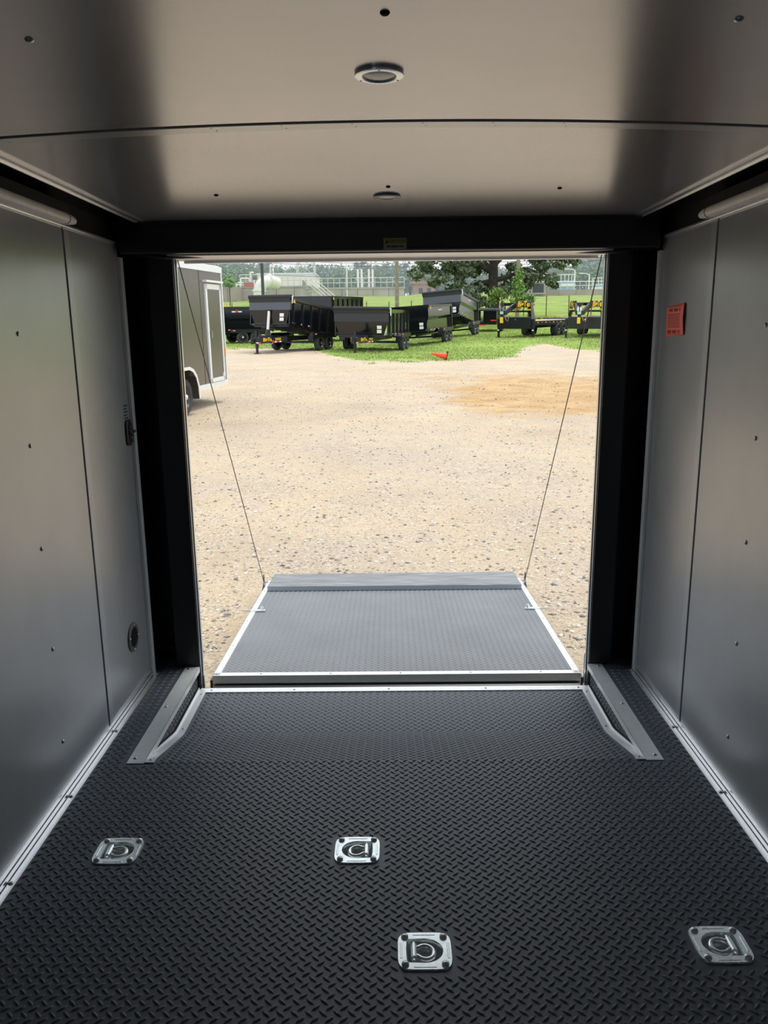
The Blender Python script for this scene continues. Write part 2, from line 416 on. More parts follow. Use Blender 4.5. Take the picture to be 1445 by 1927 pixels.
# ------------------------------------------------------------------ walls
ZT = 1.742
for s, nm in ((-1, 'wall_left'), (1, 'wall_right')):
    side = nm.split('_')[1]
    wl = MB()
    if s > 0: wl.box((s*(XW+.012), YF, -.14), (s*(XW+.06), 3.30, 1.86))
    else:      # unseen side doorway behind the camera, added to let in more daylight
        for (a, b_) in ((YF, -1.45), (-.65, 3.30)): wl.box((s*(XW+.012), a, -.14), (s*(XW+.06), b_, 1.86))
        wl.box((s*(XW+.012), -1.45, 1.72), (s*(XW+.06), -.65, 1.86))
    wall = struct(wl.build(nm, M_GAP), 'grey satin metal panel wall on the %s of the trailer' % side, 'wall')
    # sheets 4 ft wide with a dark joint between them
    cuts = [YF, -1.455, -.645, .15, 1.372, 2.590, 3.10]
    for k in range(len(cuts)-1):
        a, b_ = cuts[k], cuts[k+1]
        if s < 0 and k == 1: continue
        p = MB().box((s*XW, a+.006, .002), (s*(XW+.012), b_-.006, ZT+.01)).build('wall_panel', M_PANEL, wall)
        if a > 0:
            # overlap strip beside the joint
            MB().box((s*(XW-.0012), a+.007, .036), (s*(XW+.002), a+.047, ZT-.005)).build('joint_strip', mat('wall_strip_metal', (.46, .475, .50), .34, .45, ior=1.9), p)
            zz = .12
            while zz < ZT:
                screw((s*(XW-.0012), a+.016, zz), (-s, 0, 0), p, ME_DOT); screw((s*(XW-.0012), a+.034, zz+.008), (-s, 0, 0), p, ME_DOT)
                zz += .155 if int(zz*100) % 2 else .22
        if k in (3, 4):
            for yy in ((2.21, 1.79) if k == 4 else (.98, .56)):
                for zz in (.178, .484, .798, 1.102, 1.414): screw((s*XW, yy, zz), (-s, 0, 0), p)
    # end and top trims
    t = MB().box((s*(XW-.012), 3.085, .0), (s*(XW+.02), 3.108, 1.70)).box((s*(XW-.014), 3.104, .0), (s*(XW-.004), 3.112, 1.70))
    struct(t.build('trim_%d' % (6 if s < 0 else 7), M_ALUW), 'upright aluminium J trim at the rear end of the %s wall' % side, 'trim')
    t = MB().box((s*(XW-.006), YF, ZT), (s*(XW+.012), 3.06, ZT+.012)).box((s*(XW-.012), YF, ZT+.004), (s*(XW-.004), 3.06, ZT+.009))
    struct(t.build('trim_%d' % (8 if s < 0 else 9), M_ALU), 'thin aluminium strip along the top of the %s wall' % side, 'trim')
    # black cove
    prof = [(XW+.012, ZT+.008), (XW+.03, 1.79), (XW+.022, 1.822), (1.01, 1.842), (.96, 1.848), (.90, 1.846)]
    c = MB(); n = len(prof)
    vs = [(s*x, y, z) for y in (YF, 3.07) for (x, z) in prof]
    fs = [(k, k+1, n+k+1, n+k) if s < 0 else (k, n+k, n+k+1, k+1) for k in range(n-1)]
    c.add(vs, fs)
    struct(c.build('trim_%d' % (10 if s < 0 else 11), M_GLOSS, smooth=True), 'gloss black cove between the %s wall and the ceiling' % side, 'trim')
    t = MB().box((s*.905, YF, 1.8165), (s*.932, 3.06, 1.8205)).box((s*.905, YF, 1.8205), (s*.908, 3.06, 1.826)).box((s*.928, YF, 1.812), (s*.932, 3.06, 1.84))
    struct(t.build('trim_%d' % (12 if s < 0 else 13), M_ALU), 'aluminium strip along the %s edge of the ceiling' % side, 'trim')
MB().box((-XW-.06, YF-.05, -.14), (XW+.06, YF, 1.9)).build('wall_front', M_PANEL)
struct(bpy.data.objects['wall_front'], 'grey panel at the front end of the trailer', 'wall')
struct(MB().box((-XW-.06, YF-.05, 1.87), (XW+.06, 3.36, 1.93)).build('roof', M_BLACK), 'black outer roof skin of the trailer', 'roof')

# ------------------------------------------------------------------ ceiling (bowed sheets)
def zc(x, y=0.): return 1.822+.027*(1-(x/.92)**2)*(1-.95*float(sstep(2.1, 3.06, y)))
ceil = MB().box((-1.0, YF, 1.858), (1.0, 3.06, 1.866)).build('ceiling', M_GAP)
struct(ceil, 'bowed satin grey metal ceiling of the trailer', 'ceiling')
def bow(y0, y1, dz0, dz1, x0=-.92, x1=.92, n=24):
    m_ = MB(); my = max(1, int((y1-y0)/.1)); w_ = n+1
    def grid(dz): return [(x0+(x1-x0)*k/n, y0+(y1-y0)*j/my, zc(x0+(x1-x0)*k/n, y0+(y1-y0)*j/my)+dz) for j in range(my+1) for k in range(w_)]
    q = (my+1)*w_
    fs = [(j*w_+k, (j+1)*w_+k, (j+1)*w_+k+1, j*w_+k+1) for j in range(my) for k in range(n)]
    fs += [tuple(i+q for i in f[::-1]) for f in fs]
    for k in range(n): fs += [(k, k+1, q+k+1, q+k), (my*w_+k+1, my*w_+k, q+my*w_+k, q+my*w_+k+1)]
    m_.add(grid(dz0)+grid(dz1), fs); return m_
for (a, b_) in ((YF, -.60), (-.60, .615), (.615, 1.83), (1.83, 3.06)):
    p = bow(a+.008, b_-.008, 0, .006).build('ceiling_panel', M_CEIL, ceil, smooth=True)
    if a > .5:
        bow(a+.010, a+.055, -.0012, .002).build('joint_strip', M_STRIP, p, smooth=True)
        for k in range(12):
            x = -.85+k*.154
            screw((x, a+.018, zc(x)-.0012), (0, 0, -1), p, ME_DOT); screw((x+.008, a+.040, zc(x)-.0012), (0, 0, -1), p, ME_DOT)
for (x, y) in ((-.005, 1.255), (-.545, 1.31), (.512, 1.275), (-.537, 2.585), (-.002, 2.525), (.522, 2.55)):
    screw((x, y, zc(x, y)), (0, 0, -1), ceil, ME_SCREWB if y > 2 or abs(x) < .1 else ME_SCREW)

struct(MB().box((-.93, 3.040, 1.814), (.93, 3.062, 1.8235)).build('trim_14', M_BLACK), 'dark strip where the ceiling meets the rear header', 'trim')

# ------------------------------------------------------------------ rear door frame
door = empty('door_1', (0, 3.2, 0)); struct(door, 'black frame of the open rear doorway', 'door frame')
def dpart(mb, name, m, **k):
    ob = mb.build(name, m, door, **k); ob.location = (0, -3.2, 0); return ob
for s in (-1, 1):
    xi = .838 if s < 0 else .845
    dpart(MB().box((s*(xi+.004), YB, DZ-.05), (s*.945, 3.218, 1.715)), 'post', M_BLACK, bevel=.006, seg=2)
    dpart(MB().box((s*.932, 3.20, -.14), (s*.944, 3.33, 1.75)), 'post_light_filler', M_BLACK)  # unseen filler, added to stop daylight leaking into the corner recess
    dpart(MB().box((s*.94, 3.285, -.14), (s*1.10, 3.34, 1.75)), 'corner_panel', M_BLACK)
    dpart(MB().box((s*.945, 3.255, .045), (s*1.03, 3.287, .062)), 'corner_ledge', M_BLACK)
    dpart(MB().box((s*xi, 3.178, DZ-.04), (s*(xi+.006), 3.186, 1.70)).box((s*(xi-.001), 3.206, DZ-.04), (s*(xi+.012), 3.222, 1.70)), 'jamb_strip', M_ALU)
    dpart(MB().tube([(s*(xi+.003), 3.196, DZ-.02), (s*(xi+.003), 3.196, 1.70)], .006, 8), 'seal', M_SEAL, smooth=True)
    # rounded end cover of the header
    dpart(MB().tube([(s*.905, 3.08, 1.703), (s*.86, 3.10, 1.700), (s*.80, 3.13, 1.707), (s*.74, 3.17, 1.711), (s*.69, 3.22, 1.712)], [.006, .008, .012, .010, .004], 8), 'seal_end', M_SEAL, smooth=True)
hd = MB().box((-1.014, 3.06, 1.708), (1.014, 3.17, 1.90))
header = dpart(hd, 'header', M_BLACK, bevel=.012, seg=3)
dpart(MB().box((-.90, 3.10, 1.7035), (.90, 3.31, 1.7085)), 'header_soffit', M_WHITE)
dpart(MB().box((-1.1, 3.17, 1.7085), (1.1, 3.34, 1.92)), 'header_back', M_BLACK)
dpart(MB().box((-.83, 3.30, 1.694), (.84, 3.322, 1.712)), 'drip_edge', M_ALU)

# ---- caution decal on the header
def text_mesh(body, size, m, extrude=.0006, name='lettering', shear=0., bold=0.):
    cu = bpy.data.curves.new(name, 'FONT'); cu.body = body; cu.size = size; cu.align_x = 'CENTER'; cu.align_y = 'CENTER'
    cu.extrude = extrude; cu.shear = shear; cu.offset = bold; cu.resolution_u = 2
    tmp = bpy.data.objects.new('tmp', cu); COL.objects.link(tmp); bpy.context.view_layer.update()
    me = bpy.data.meshes.new_from_object(tmp.evaluated_get(bpy.context.evaluated_depsgraph_get()))
    bpy.data.objects.remove(tmp); bpy.data.curves.remove(cu)
    me.materials.clear(); me.materials.append(m); return me
cd = empty('caution_decal', (.022, 3.0605, 1.727)); tag(cd, 'small grey and yellow caution decal on the black header', 'decal')
MB().box((-.043, -.0012, -.014), (.043, 0, .026)).build('paper', M_CAUT, cd)
MB().box((-.041, -.0017, .006), (.041, -.0011, .024)).build('band', M_CAUTY, cd)
MB().prism([(-.036, -.0022, .008), (-.026, -.0022, .008), (-.031, -.0022, .022)], (0, .0008, 0)).build('warning_triangle', M_INK, cd)
link_mesh('lettering', text_mesh('CAUTION', .014, M_INK), cd, (.008, -.0019, .015), (R(90), 0, 0))
for x0, x1 in ((-.030, -.017), (-.014, .008), (.011, .016), (.019, .031)): MB().box((x0, -.0016, -.006), (x1, -.0011, -.001)).build('print_line', M_INK, cd)

# ---- orange sticker on the right wall
st = empty('warning_sticker', (XW, 2.907, 1.44)); tag(st, 'orange red printed notice stuck on the right wall', 'sticker')
me = MB(); n = 8                      # slightly curled sheet; faces -x
vs = []
for i in range(n+1):
    for j in range(n+1):
        y = -.093+.186*j/n; z = -.055+.110*i/n
        crl = .0012+.007*max(0, (-y-.02)/.07)**2*(1-abs(i/n-.55)*1.2)
        vs.append((-max(crl, .001), y+.004*(z/.055)*(1 if y > 0 else .5), z-.004*(y/.09)))
fs = [(i*(n+1)+j, i*(n+1)+j+1, (i+1)*(n+1)+j+1, (i+1)*(n+1)+j) for i in range(n) for j in range(n)]
me.add(vs, fs); so = me.build('paper', M_STICK, st, smooth=True); so.modifiers.new('thick', 'SOLIDIFY').thickness = .0006
tx = .0022
for z0, words in ((.032, ((.066, .030), (.018, -.022), (-.034, -.056))), (-.044, ((.072, .034), (.022, -.018), (-.028, -.056)))):
    for (ya, yb) in words:                    # heading words too blurred to read: broken dark blocks
        n_ = max(2, int((ya-yb)/.011))
        for q in range(n_):
            y0 = ya-(ya-yb)*q/n_; MB().box((-tx-.0004, y0-(ya-yb)/n_*.78, z0), (-tx, y0, z0+.0105)).build('print_block', M_STICKG, st)
for k in range(10):
    MB().box((-tx-.0004, -.055+(.01 if k % 3 == 1 else 0), .022-k*.0052), (-tx, .078, .0242-k*.0052)).build('print_line', M_STICKG, st)
for z in (.049, -.0485):
    MB().box((-tx-.0004, -.078, z), (-tx, .083, z+.0016)).build('border_line', M_STICKG, st)

# ---- door lock handle on the left wall, with printed arrows above
lk = empty('door_latch', (-XW, 3.045, 1.045)); tag(lk, 'small black oval latch with dark printing above it on left wall', 'latch')
pr = [(.0, -.022, -.052), (.0, .012, -.056), (.0, .030, -.040), (.0, .031, .030), (.0, .018, .046), (.0, -.018, .046), (.0, -.028, .032), (.0, -.029, -.038)]
MB().prism([Vector(p) for p in pr], (.009, 0, 0)).build('escutcheon', mat('latch_black', (.02, .02, .022), .4), lk, bevel=.003, seg=2)
MB().box((.009, -.012, -.030), (.012, .014, .026)).build('recess', M_GAP, lk, bevel=.002)
MB().cyl((.009, .002, -.004), (.022, .002, -.004), .008, 12).box((.016, -.004, -.006), (.022, .036, .004)).build('knob', M_BOLT, lk)
for k in range(5): MB().box((0, -.025, .050+k*.012), (.0008, .018-(k % 2)*.01, .056+k*.012)).build('print_line', M_TEAL, lk)
# ---- round speaker-style vent on the left wall
vn = empty('round_vent', (-XW, 2.905, .247)); tag(vn, 'round dark slatted vent cover low on the left wall', 'vent')
M_VENT = mat('vent_plastic', (.045, .046, .048), .5)
MB().lathe([(.058, 0), (.058, .004), (.052, .007), (.040, .007), (.038, .004), (.0001, .004)], 36, 'x').build('cover', M_VENT, vn, smooth=True)
for k in range(-5, 6):
    y = k*.0066; h = math.sqrt(max(0, .038**2-y*y))
    MB().bar((.0055, y, -h), (.0055, y, h), .0025, .004, up=(1, 0, 0)).build('slat', M_GAP, vn)
for a in (80, 170, 260, 350): screw((.007, .049*math.cos(R(a)), .049*math.sin(R(a))), (1, 0, 0), vn, ME_SCREWS)

# ---- ceiling puck lights
def puck(x, y, label):
    z = zc(x, y); o = empty('puck_light', (x, y, z)); tag(o, label, 'ceiling light', 'ceiling puck lights')
    MB().lathe([(.043, .0), (.044, -.003), (.0435, -.0055), (.041, -.0067), (.032, -.0067), (.030, -.0055), (.029, -.003)], 40).build('housing', M_ALU if y < 2 else M_LENS, o, smooth=True)
    MB().lathe([(.0295, -.003), (.026, -.0045), (.017, -.0058), (.0001, -.006)], 32).build('lens', M_LENS if y < 2 else M_WHITE, o, smooth=True)
    for a in (30, 150, 270): screw((.038*math.cos(R(a)), .037*math.sin(R(a)), -.0067), (0, 0, -1), o, ME_DOT)
puck(-.0165, 1.52, 'white round puck light in middle of nearer ceiling panel')
puck(-.006, 2.655, 'smaller looking puck light on ceiling near the rear header')

# ---- LED tube lights in the coves
for s, ye, lab in ((-1, 2.655, 'long pale LED tube light in the left cove'), (1, 2.70, 'long pale LED tube light in the right cove')):
    o = empty('tube_light', (s*1.012, 1.9, 1.768)); tag(o, lab, 'tube light', 'cove tube lights')
    y1 = ye-1.9
    body = [(0, -.6, 0), (0, y1-.075, 0)]
    MB().tube(body, .017, 12).build('lens', M_LED, o, smooth=True)
    MB().tube([(0, y1-.079, 0), (0, y1-.074, 0)], .0174, 12).build('joint_ring', M_GAP, o)
    MB().tube([(0, y1-.074, 0), (0, y1-.04, 0), (0, y1-.012, 0), (0, y1, 0)], [.017, .0155, .011, .003], 12).build('end_cap', M_LED, o, smooth=True)
    MB().box((s*.0-.006, -.6, .010), (.006, y1-.05, .045)).build('bracket', M_GAP, o)
dl = empty('dome_light', (-.985, 2.00, 1.835)); tag(dl, 'small rounded dome light in the left cove at frame edge', 'dome light')
MB().lathe([(.052, 0), (.050, -.012), (.040, -.030), (.022, -.042), (.0001, -.046)], 28).build('lens', mat('dome_lens', (.55, .56, .52), .12, .3), dl, smooth=True)
MB().lathe([(.056, .004), (.056, -.006), (.050, -.008)], 28).build('base', M_GAP, dl, smooth=True)
cw = MB().tube([(-1.03, 1.9, 1.815), (-1.025, 2.10, 1.812), (-1.02, 2.25, 1.806), (-1.02, 2.36, 1.80)], .005, 6).build('light_wire', M_GAP, smooth=True)
tag(cw, 'thin black wire lying in the left cove', 'wire')

# ------------------------------------------------------------------ recessed tie-down rings
def d_loop(n, wx, wy, flat):
    """outline of the recess: half-round one end, straight at the bar end (flat = -x)"""
    out = []
    for k in range(n):
        t = 2*math.pi*k/n; c, s_ = math.cos(t), math.sin(t)
        m_ = max(abs(c), abs(s_))
        sq = (c/m_, s_/m_); rd = (c, s_)
        wgt = 1-sstep(-.5, .2, c)
        wgt = float(wgt)*.85
        out.append(((rd[0]*(1-wgt)+sq[0]*wgt)*wx, (rd[1]*(1-wgt)+sq[1]*wgt)*wy))
    return out
def rr_loop(n, wx, wy, r):
    out = []
    for k in range(n):
        t = 2*math.pi*k/n; c, s_ = math.cos(t), math.sin(t); e = 5.0
        q = (abs(c)**e+abs(s_)**e)**(-1/e); out.append((c*q*wx, s_*q*wy))
    return out
def tie_down(x, y, s, label):
    o = empty('tie_down_ring', (x, y, 0)); tag(o, label, 'tie-down ring', 'recessed tie-down rings in the floor')
    if s > 0: o.rotation_euler.z = math.pi
    N = 56
    A = rr_loop(N, .063, .0565, .02); B = d_loop(N, .043, .037, 1)
    p = MB(); loops = [[(a, b_, .0005) for a, b_ in A], [(a*.985, b_*.985, .0045) for a, b_ in A], [(a, b_, .0045) for a, b_ in B],
         [(a*.97, b_*.97, .002) for a, b_ in B], [(a*.90, b_*.90, -.006) for a, b_ in B]]
    vs = [v for l in loops for v in l]
    fs = [(i*N+k, i*N+(k+1) % N, (i+1)*N+(k+1) % N, (i+1)*N+k) for i in range(len(loops)-1) for k in range(N)]
    p.add(vs, fs); p.build('plate', M_ZINC, o, smooth=True)
    q = MB(); loops = [[(a*.90, b_*.90, -.006) for a, b_ in B], [(a*.82, b_*.82, -.017) for a, b_ in B], [(a*.55, b_*.55, -.026) for a, b_ in B], [(a*.05, b_*.05, -.027) for a, b_ in B]]
    vs = [v for l in loops for v in l]
    fs = [(i*N+k, i*N+(k+1) % N, (i+1)*N+(k+1) % N, (i+1)*N+k) for i in range(len(loops)-1) for k in range(N)]
    fs.append(tuple(3*N+k for k in range(N)))
    q.add(vs, fs); q.build('pan', M_ZINC, o, smooth=True)
    MB().cyl((-.025, -.019, .0), (-.025, .019, .0), .0078, 16).cyl((-.025, -.028, .0), (-.025, .028, .0), .0042, 10).build('hinge_bar', M_ZINC, o, smooth=True)
    ring = [(-.021, -.012, -.001)]+[(.001+.0205*math.cos(R(a)), .0205*math.sin(R(a)), -.003-.0015*math.cos(R(a))) for a in range(-140, 141, 14)]+[(-.021, .012, -.001)]
    MB().tube(ring, .0066, 10).build('ring', M_ZINC, o, smooth=True)
    for i in (-1, 1):
        for j in (-1, 1):
            MB().lathe([(.0088, .0042), (.0085, .008), (.006, .0105), (.0001, .0115)], 14, org=(i*.0455, j*.0415, 0)).build('bolt', mat('bolt_zinc', (.62, .66, .68), .3, .7), o, smooth=True)
        MB().bar((-.026, i*.0485, .0044), (.026, i*.0485, .0044), .0045, .002).build('rib', M_ZINC, o, bevel=.0008)
        MB().bar((i*.0545, -.024, .0044), (i*.0545, .024, .0044), .0045, .002).build('rib', M_ZINC, o, bevel=.0008)
for (x, y, s), lab in zip(RINGS, ('zinc tie-down ring nearest the left wall in the far row', 'zinc tie-down ring near middle of floor in the far row',
                                   'zinc tie-down ring near middle of floor in the near row', 'zinc tie-down ring nearest the right wall in the near row')):
    tie_down(x, y, s, lab)

# ------------------------------------------------------------------ ramp door
RX0, RX1 = -.825, .853
RA, RB = Vector((0, 3.315, -.108)), Vector((0, 4.985, -.182)); RL = (RB-RA).length
ra = math.atan2(RB.z-RA.z, RB.y-RA.y)
ramp = empty('ramp_door', (.014, 3.315, -.108)); ramp.rotation_euler.x = ra
tag(ramp, 'lowered ramp door with grey diamond tread deck and aluminium edges', 'ramp')
hw = (RX1-RX0)/2
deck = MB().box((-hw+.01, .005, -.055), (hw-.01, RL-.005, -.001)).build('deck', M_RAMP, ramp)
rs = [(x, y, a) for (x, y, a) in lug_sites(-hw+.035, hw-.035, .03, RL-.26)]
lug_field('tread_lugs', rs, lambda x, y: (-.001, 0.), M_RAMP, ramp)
for s in (-1, 1):
    t = MB().box((s*(hw-.032), 0, -.001), (s*hw, RL, .003)).box((s*(hw-.003), 0, -.058), (s*hw, RL, .003))
    ob = t.build('side_rail', M_ALUW, ramp)
    for yy in (.02, .40, .80, 1.16, 1.40): screw((s*(hw-.016), yy, .003), (0, 0, 1), ramp, ME_SCREWS)
    MB().box((s*hw, .0, -.075), (s*(hw+.012), RL-.02, -.02)).build('outer_edge', M_FRAME, ramp)
    # hold-down latch
    yy = .985
    x0, x1 = (-hw-.045, -hw+.085) if s < 0 else (hw-.085, hw+.045)
    lt = MB().box((x0, yy-.012, .003), (x1, yy+.012, .009)).box((x0 if s < 0 else x1-.05, yy-.012, .009), (x0+.05 if s < 0 else x1, yy-.008, .014)).build('hold_bar', M_ZINC, ramp)
    xb = x1-.015 if s < 0 else x0+.015
    MB().cyl((xb, yy, .009), (xb, yy, .024), .009, 6).cyl((xb, yy, .024), (xb, yy, .030), .006, 10).build('hold_bolt', M_ZINC, lt)
    MB().bar((s*(hw+.004), RL-.145, -.01), (s*(hw+.004), RL-.145, .035), .01, .022, up=(0, 1, 0)).cyl((s*(hw-.022), RL-.145, .028), (s*(hw+.012), RL-.145, .028), .005, 8).build('cable_bracket', M_BOLT, ramp)
t = MB().box((-hw, 0, -.001), (hw, .034, .003)).box((-hw, -.003, -.034), (hw, 0, .003))
t.build('near_rail', M_ALUW, ramp)
for xx in (-.62, -.30, .02, .34, .66): screw((xx, .016, .003), (0, 0, 1), ramp, ME_SCREWS)
MB().box((-hw+.012, -.055, -.075), (hw-.012, .0, -.04)).build('hinge', M_FRAME, ramp)
MB().cyl((-hw+.012, -.03, -.05), (hw-.012, -.03, -.05), .016, 12).build('hinge_pin', M_FRAME, ramp)
fp = MB().box((-hw+.034, RL-.262, .002), (hw-.036, RL+.055, .032)).build('flap', M_FLAP, ramp, bevel=.002)
MB().box((-hw+.034, RL-.2645, .003), (hw-.036, RL-.262, .0285)).build('flap_edge', mat('flap_edge_metal', (.38, .43, .48), .4, .7), fp)
# cables from the frame top to the ramp end
for s, lab in ((-1, 'thin wire cable on the left from door frame to ramp'), (1, 'thin wire cable on the right from door frame to ramp')):
    top = Vector((-.838 if s < 0 else .838, 3.235, 1.70)); M_ = Matrix.Translation(ramp.location) @ Matrix.Rotation(ra, 4, 'X')
    end = M_ @ Vector((s*(hw+.006), RL-.145, .03))
    c = empty('ramp_cable', end); tag(c, lab, 'cable', 'ramp cables')
    MB().tube([top-end, (top-end)*.5, Vector((0, 0, 0))], .0024, 6).build('wire', M_CABLE, c, smooth=True)
    MB().tube([Vector((0, 0, .05)), Vector((0, .01, .0)), Vector((s*.004, -.05, -.045))], .004, 6).build('loop', M_CABLE, c, smooth=True)

# ------------------------------------------------------------------ yard ground
def yard_mat():
    m = bpy.data.materials.new('yard'); m.use_nodes = True; n = m.node_tree; bs = n.nodes['Principled BSDF']; L = n.links.new
    bs.inputs['Roughness'].default_value = .95; bs.inputs['Specular IOR Level'].default_value = .15
    tc = n.nodes.new('ShaderNodeTexCoord')
    def noise(sc, det=5, rough=.6):
        z = n.nodes.new('ShaderNodeTexNoise'); z.inputs['Scale'].default_value = sc; z.inputs['Detail'].default_value = det; z.inputs['Roughness'].default_value = rough
        L(tc.outputs['Object'], z.inputs['Vector']); return z
    def ramp_(z, els):
        r_ = n.nodes.new('ShaderNodeValToRGB'); e = r_.color_ramp.elements
        while len(e) < len(els): e.new(.5)
        for k, (p, c) in enumerate(els): e[k].position = p; e[k].color = (*c, 1)
        L(z, r_.inputs['Fac']); return r_
    def mix(a, b, f):
        x = n.nodes.new('ShaderNodeMix'); x.data_type = 'RGBA'; L(f, x.inputs[0]); L(a, x.inputs[6]); L(b, x.inputs[7]); return x.outputs[2]
    sand = ramp_(noise(.55, 6, .65).outputs['Fac'], [(.30, (.48, .385, .275)), (.50, (.67, .53, .35)), (.70, (.75, .61, .42))])
    peb = n.nodes.new('ShaderNodeTexVoronoi'); peb.inputs['Scale'].default_value = 62; L(tc.outputs['Object'], peb.inputs['Vector'])
    pc = ramp_(peb.outputs['Color'], [(.12, (.20, .17, .15)), (.40, (.46, .38, .31)), (.75, (.62, .53, .43)), (.97, (.72, .66, .58))])
    pf = ramp_(noise(2.2, 4).outputs['Fac'], [(.38, (.18, .18, .18)), (.66, (.72, .72, .72))])
    base = mix(sand.outputs['Color'], pc.outputs['Color'], pf.outputs['Color'])
    big = ramp_(noise(.16, 4, .6).outputs['Fac'], [(.40, (0, 0, 0)), (.60, (.55, .55, .55))])
    gry = ramp_(noise(9, 6, .8).outputs['Fac'], [(.30, (.32, .275, .235)), (.5, (.54, .465, .39)), (.7, (.70, .62, .53))])
    base = mix(base, gry.outputs['Color'], big.outputs['Color'])
    spk = ramp_(noise(48, 5, .8).outputs['Fac'], [(.36, (.75, .75, .75)), (.50, (0, 0, 0))])
    dk = n.nodes.new('ShaderNodeRGB'); dk.outputs[0].default_value = (.26, .215, .175, 1)
    base = mix(base, dk.outputs[0], spk.outputs['Color'])
    at = n.nodes.new('ShaderNodeVertexColor'); at.layer_name = 'col'; sep = n.nodes.new('ShaderNodeSeparateColor'); L(at.outputs['Color'], sep.inputs['Color'])
    dirt = ramp_(noise(1.3, 6, .7).outputs['Fac'], [(.3, (.40, .25, .12)), (.7, (.62, .44, .25))])
    def masked(ch, sc, wdt):
        z = noise(sc, 5, .7); ad = n.nodes.new('ShaderNodeMath'); ad.operation = 'ADD'; L(sep.outputs[ch], ad.inputs[0])
        s2 = n.nodes.new('ShaderNodeMath'); s2.operation = 'MULTIPLY_ADD'; L(z.outputs['Fac'], s2.inputs[0]); s2.inputs[1].default_value = wdt; s2.inputs[2].default_value = -wdt/2
        L(s2.outputs[0], ad.inputs[1])
        mr = n.nodes.new('ShaderNodeMapRange'); mr.inputs['From Min'].default_value = .40; mr.inputs['From Max'].default_value = .62; L(ad.outputs[0], mr.inputs['Value']); return mr.outputs[0]
    base = mix(base, dirt.outputs['Color'], masked(1, .7, .9))
    gr = ramp_(noise(.5, 6, .7).outputs['Fac'], [(.3, (.19, .27, .055)), (.55, (.28, .39, .09)), (.75, (.40, .46, .17))])
    base = mix(base, gr.outputs['Color'], masked(0, .8, .9))
    L(base, bs.inputs['Base Color'])
    bp = n.nodes.new('ShaderNodeBump'); bp.inputs['Strength'].default_value = .8; bp.inputs['Distance'].default_value = .02
    z = noise(26, 6, .75); L(z.outputs['Fac'], bp.inputs['Height']); L(bp.outputs['Normal'], bs.inputs['Normal'])
    return m
GX = np.array([-60, -16, -10, -7, -4.2, -2.4, -.8, 2.4, 4.2, 5.2, 6.6, 8, 9, 11, 16, 60.])
GY = np.array([44, 44, 43.5, 42.5, 41.5, 34.5, 31, 30.8, 32, 33.5, 39, 41, 37, 36.5, 36, 36.])
def grass_edge(x): return np.interp(x, GX, GY)
def axis(knots):
    out = []
    for (a, b_, st) in knots: out += list(np.arange(a, b_, st))
    return np.array(out+[knots[-1][1]])
ax = axis([(-260, -40, 20), (-40, -14, 2), (-14, 14, .3), (14, 40, 2), (40, 260, 20)])
ay = axis([(-14, 3, 1.), (3, 60, .3), (60, 130, 2.), (130, 420, 15)])
X, Y = np.meshgrid(ax, ay); Z = zg(X, Y)
g = np.clip(.5+(Y-grass_edge(X))/3.0, 0, 1)*.98
dm = np.exp(-(((X-3.9)/3.0)**4+((Y-17.0-.2*(X-3.6))/4.4)**2))*.85+.42*np.exp(-(((X-2.5)/5)**4+((Y-24)/4.5)**2))
# wheel ruts pressed into the loose dirt
Z = Z + .018*np.sin((Y+.5*X)*5.2)*np.exp(-(((X-3.6)/3)**4+((Y-19)/3.6)**4))
cols = np.stack([g, dm, 0*g, 0*g+1], -1).reshape(-1, 4)
nx, ny = len(ax), len(ay); idx = np.arange(nx*ny).reshape(ny, nx)
F = np.stack([idx[:-1, :-1], idx[:-1, 1:], idx[1:, 1:], idx[1:, :-1]], -1).reshape(-1, 4)
gm = np_mesh('ground', np.stack([X, Y, Z], -1).reshape(-1, 3), F, yard_mat(), cols)
gm.polygons.foreach_set('use_smooth', [True]*len(gm.polygons))
struct(link_mesh('ground', gm), 'sandy gravel yard running into a mown grass bank', 'ground')

def in_ramp(x, y): return (np.abs(x) < .95) & (y < 5.1)
def blobs(n, fx, fy, size, zoff=0.):
    x, y, s = fx(n), fy(n), size(n)
    base = np.array([(1, 0, 0), (-1, 0, 0), (0, 1, 0), (0, -1, 0), (0, 0, 1), (0, 0, -1.)])
    Fo = np.array([(0, 2, 4), (2, 1, 4), (1, 3, 4), (3, 0, 4), (2, 0, 5), (1, 2, 5), (3, 1, 5), (0, 3, 5)])
    V = base[None]*(.6+.8*nrng.random((n, 6, 1)))*np.stack([s, s*(.6+.4*nrng.random(n)), s*.5], -1)[:, None]
    a = nrng.random(n)*6.28; c, s_ = np.cos(a)[:, None], np.sin(a)[:, None]
    vx = V[:, :, 0]*c-V[:, :, 1]*s_; vy = V[:, :, 0]*s_+V[:, :, 1]*c
    V = np.stack([vx+x[:, None], vy+y[:, None], V[:, :, 2]+(zg(x, y)+zoff)[:, None]], -1)
    Fa = Fo[None]+(np.arange(n)*6)[:, None, None]
    return V.reshape(-1, 3), Fa.reshape(-1, 3), x, y
n = 42000
def fy(n): return 4.0+ (nrng.random(n)**1.7)*24
V, Fa, x, y = blobs(n, lambda n: (nrng.random(n)-.5)*2, fy, lambda n: .005+.020*nrng.random(n)**4)
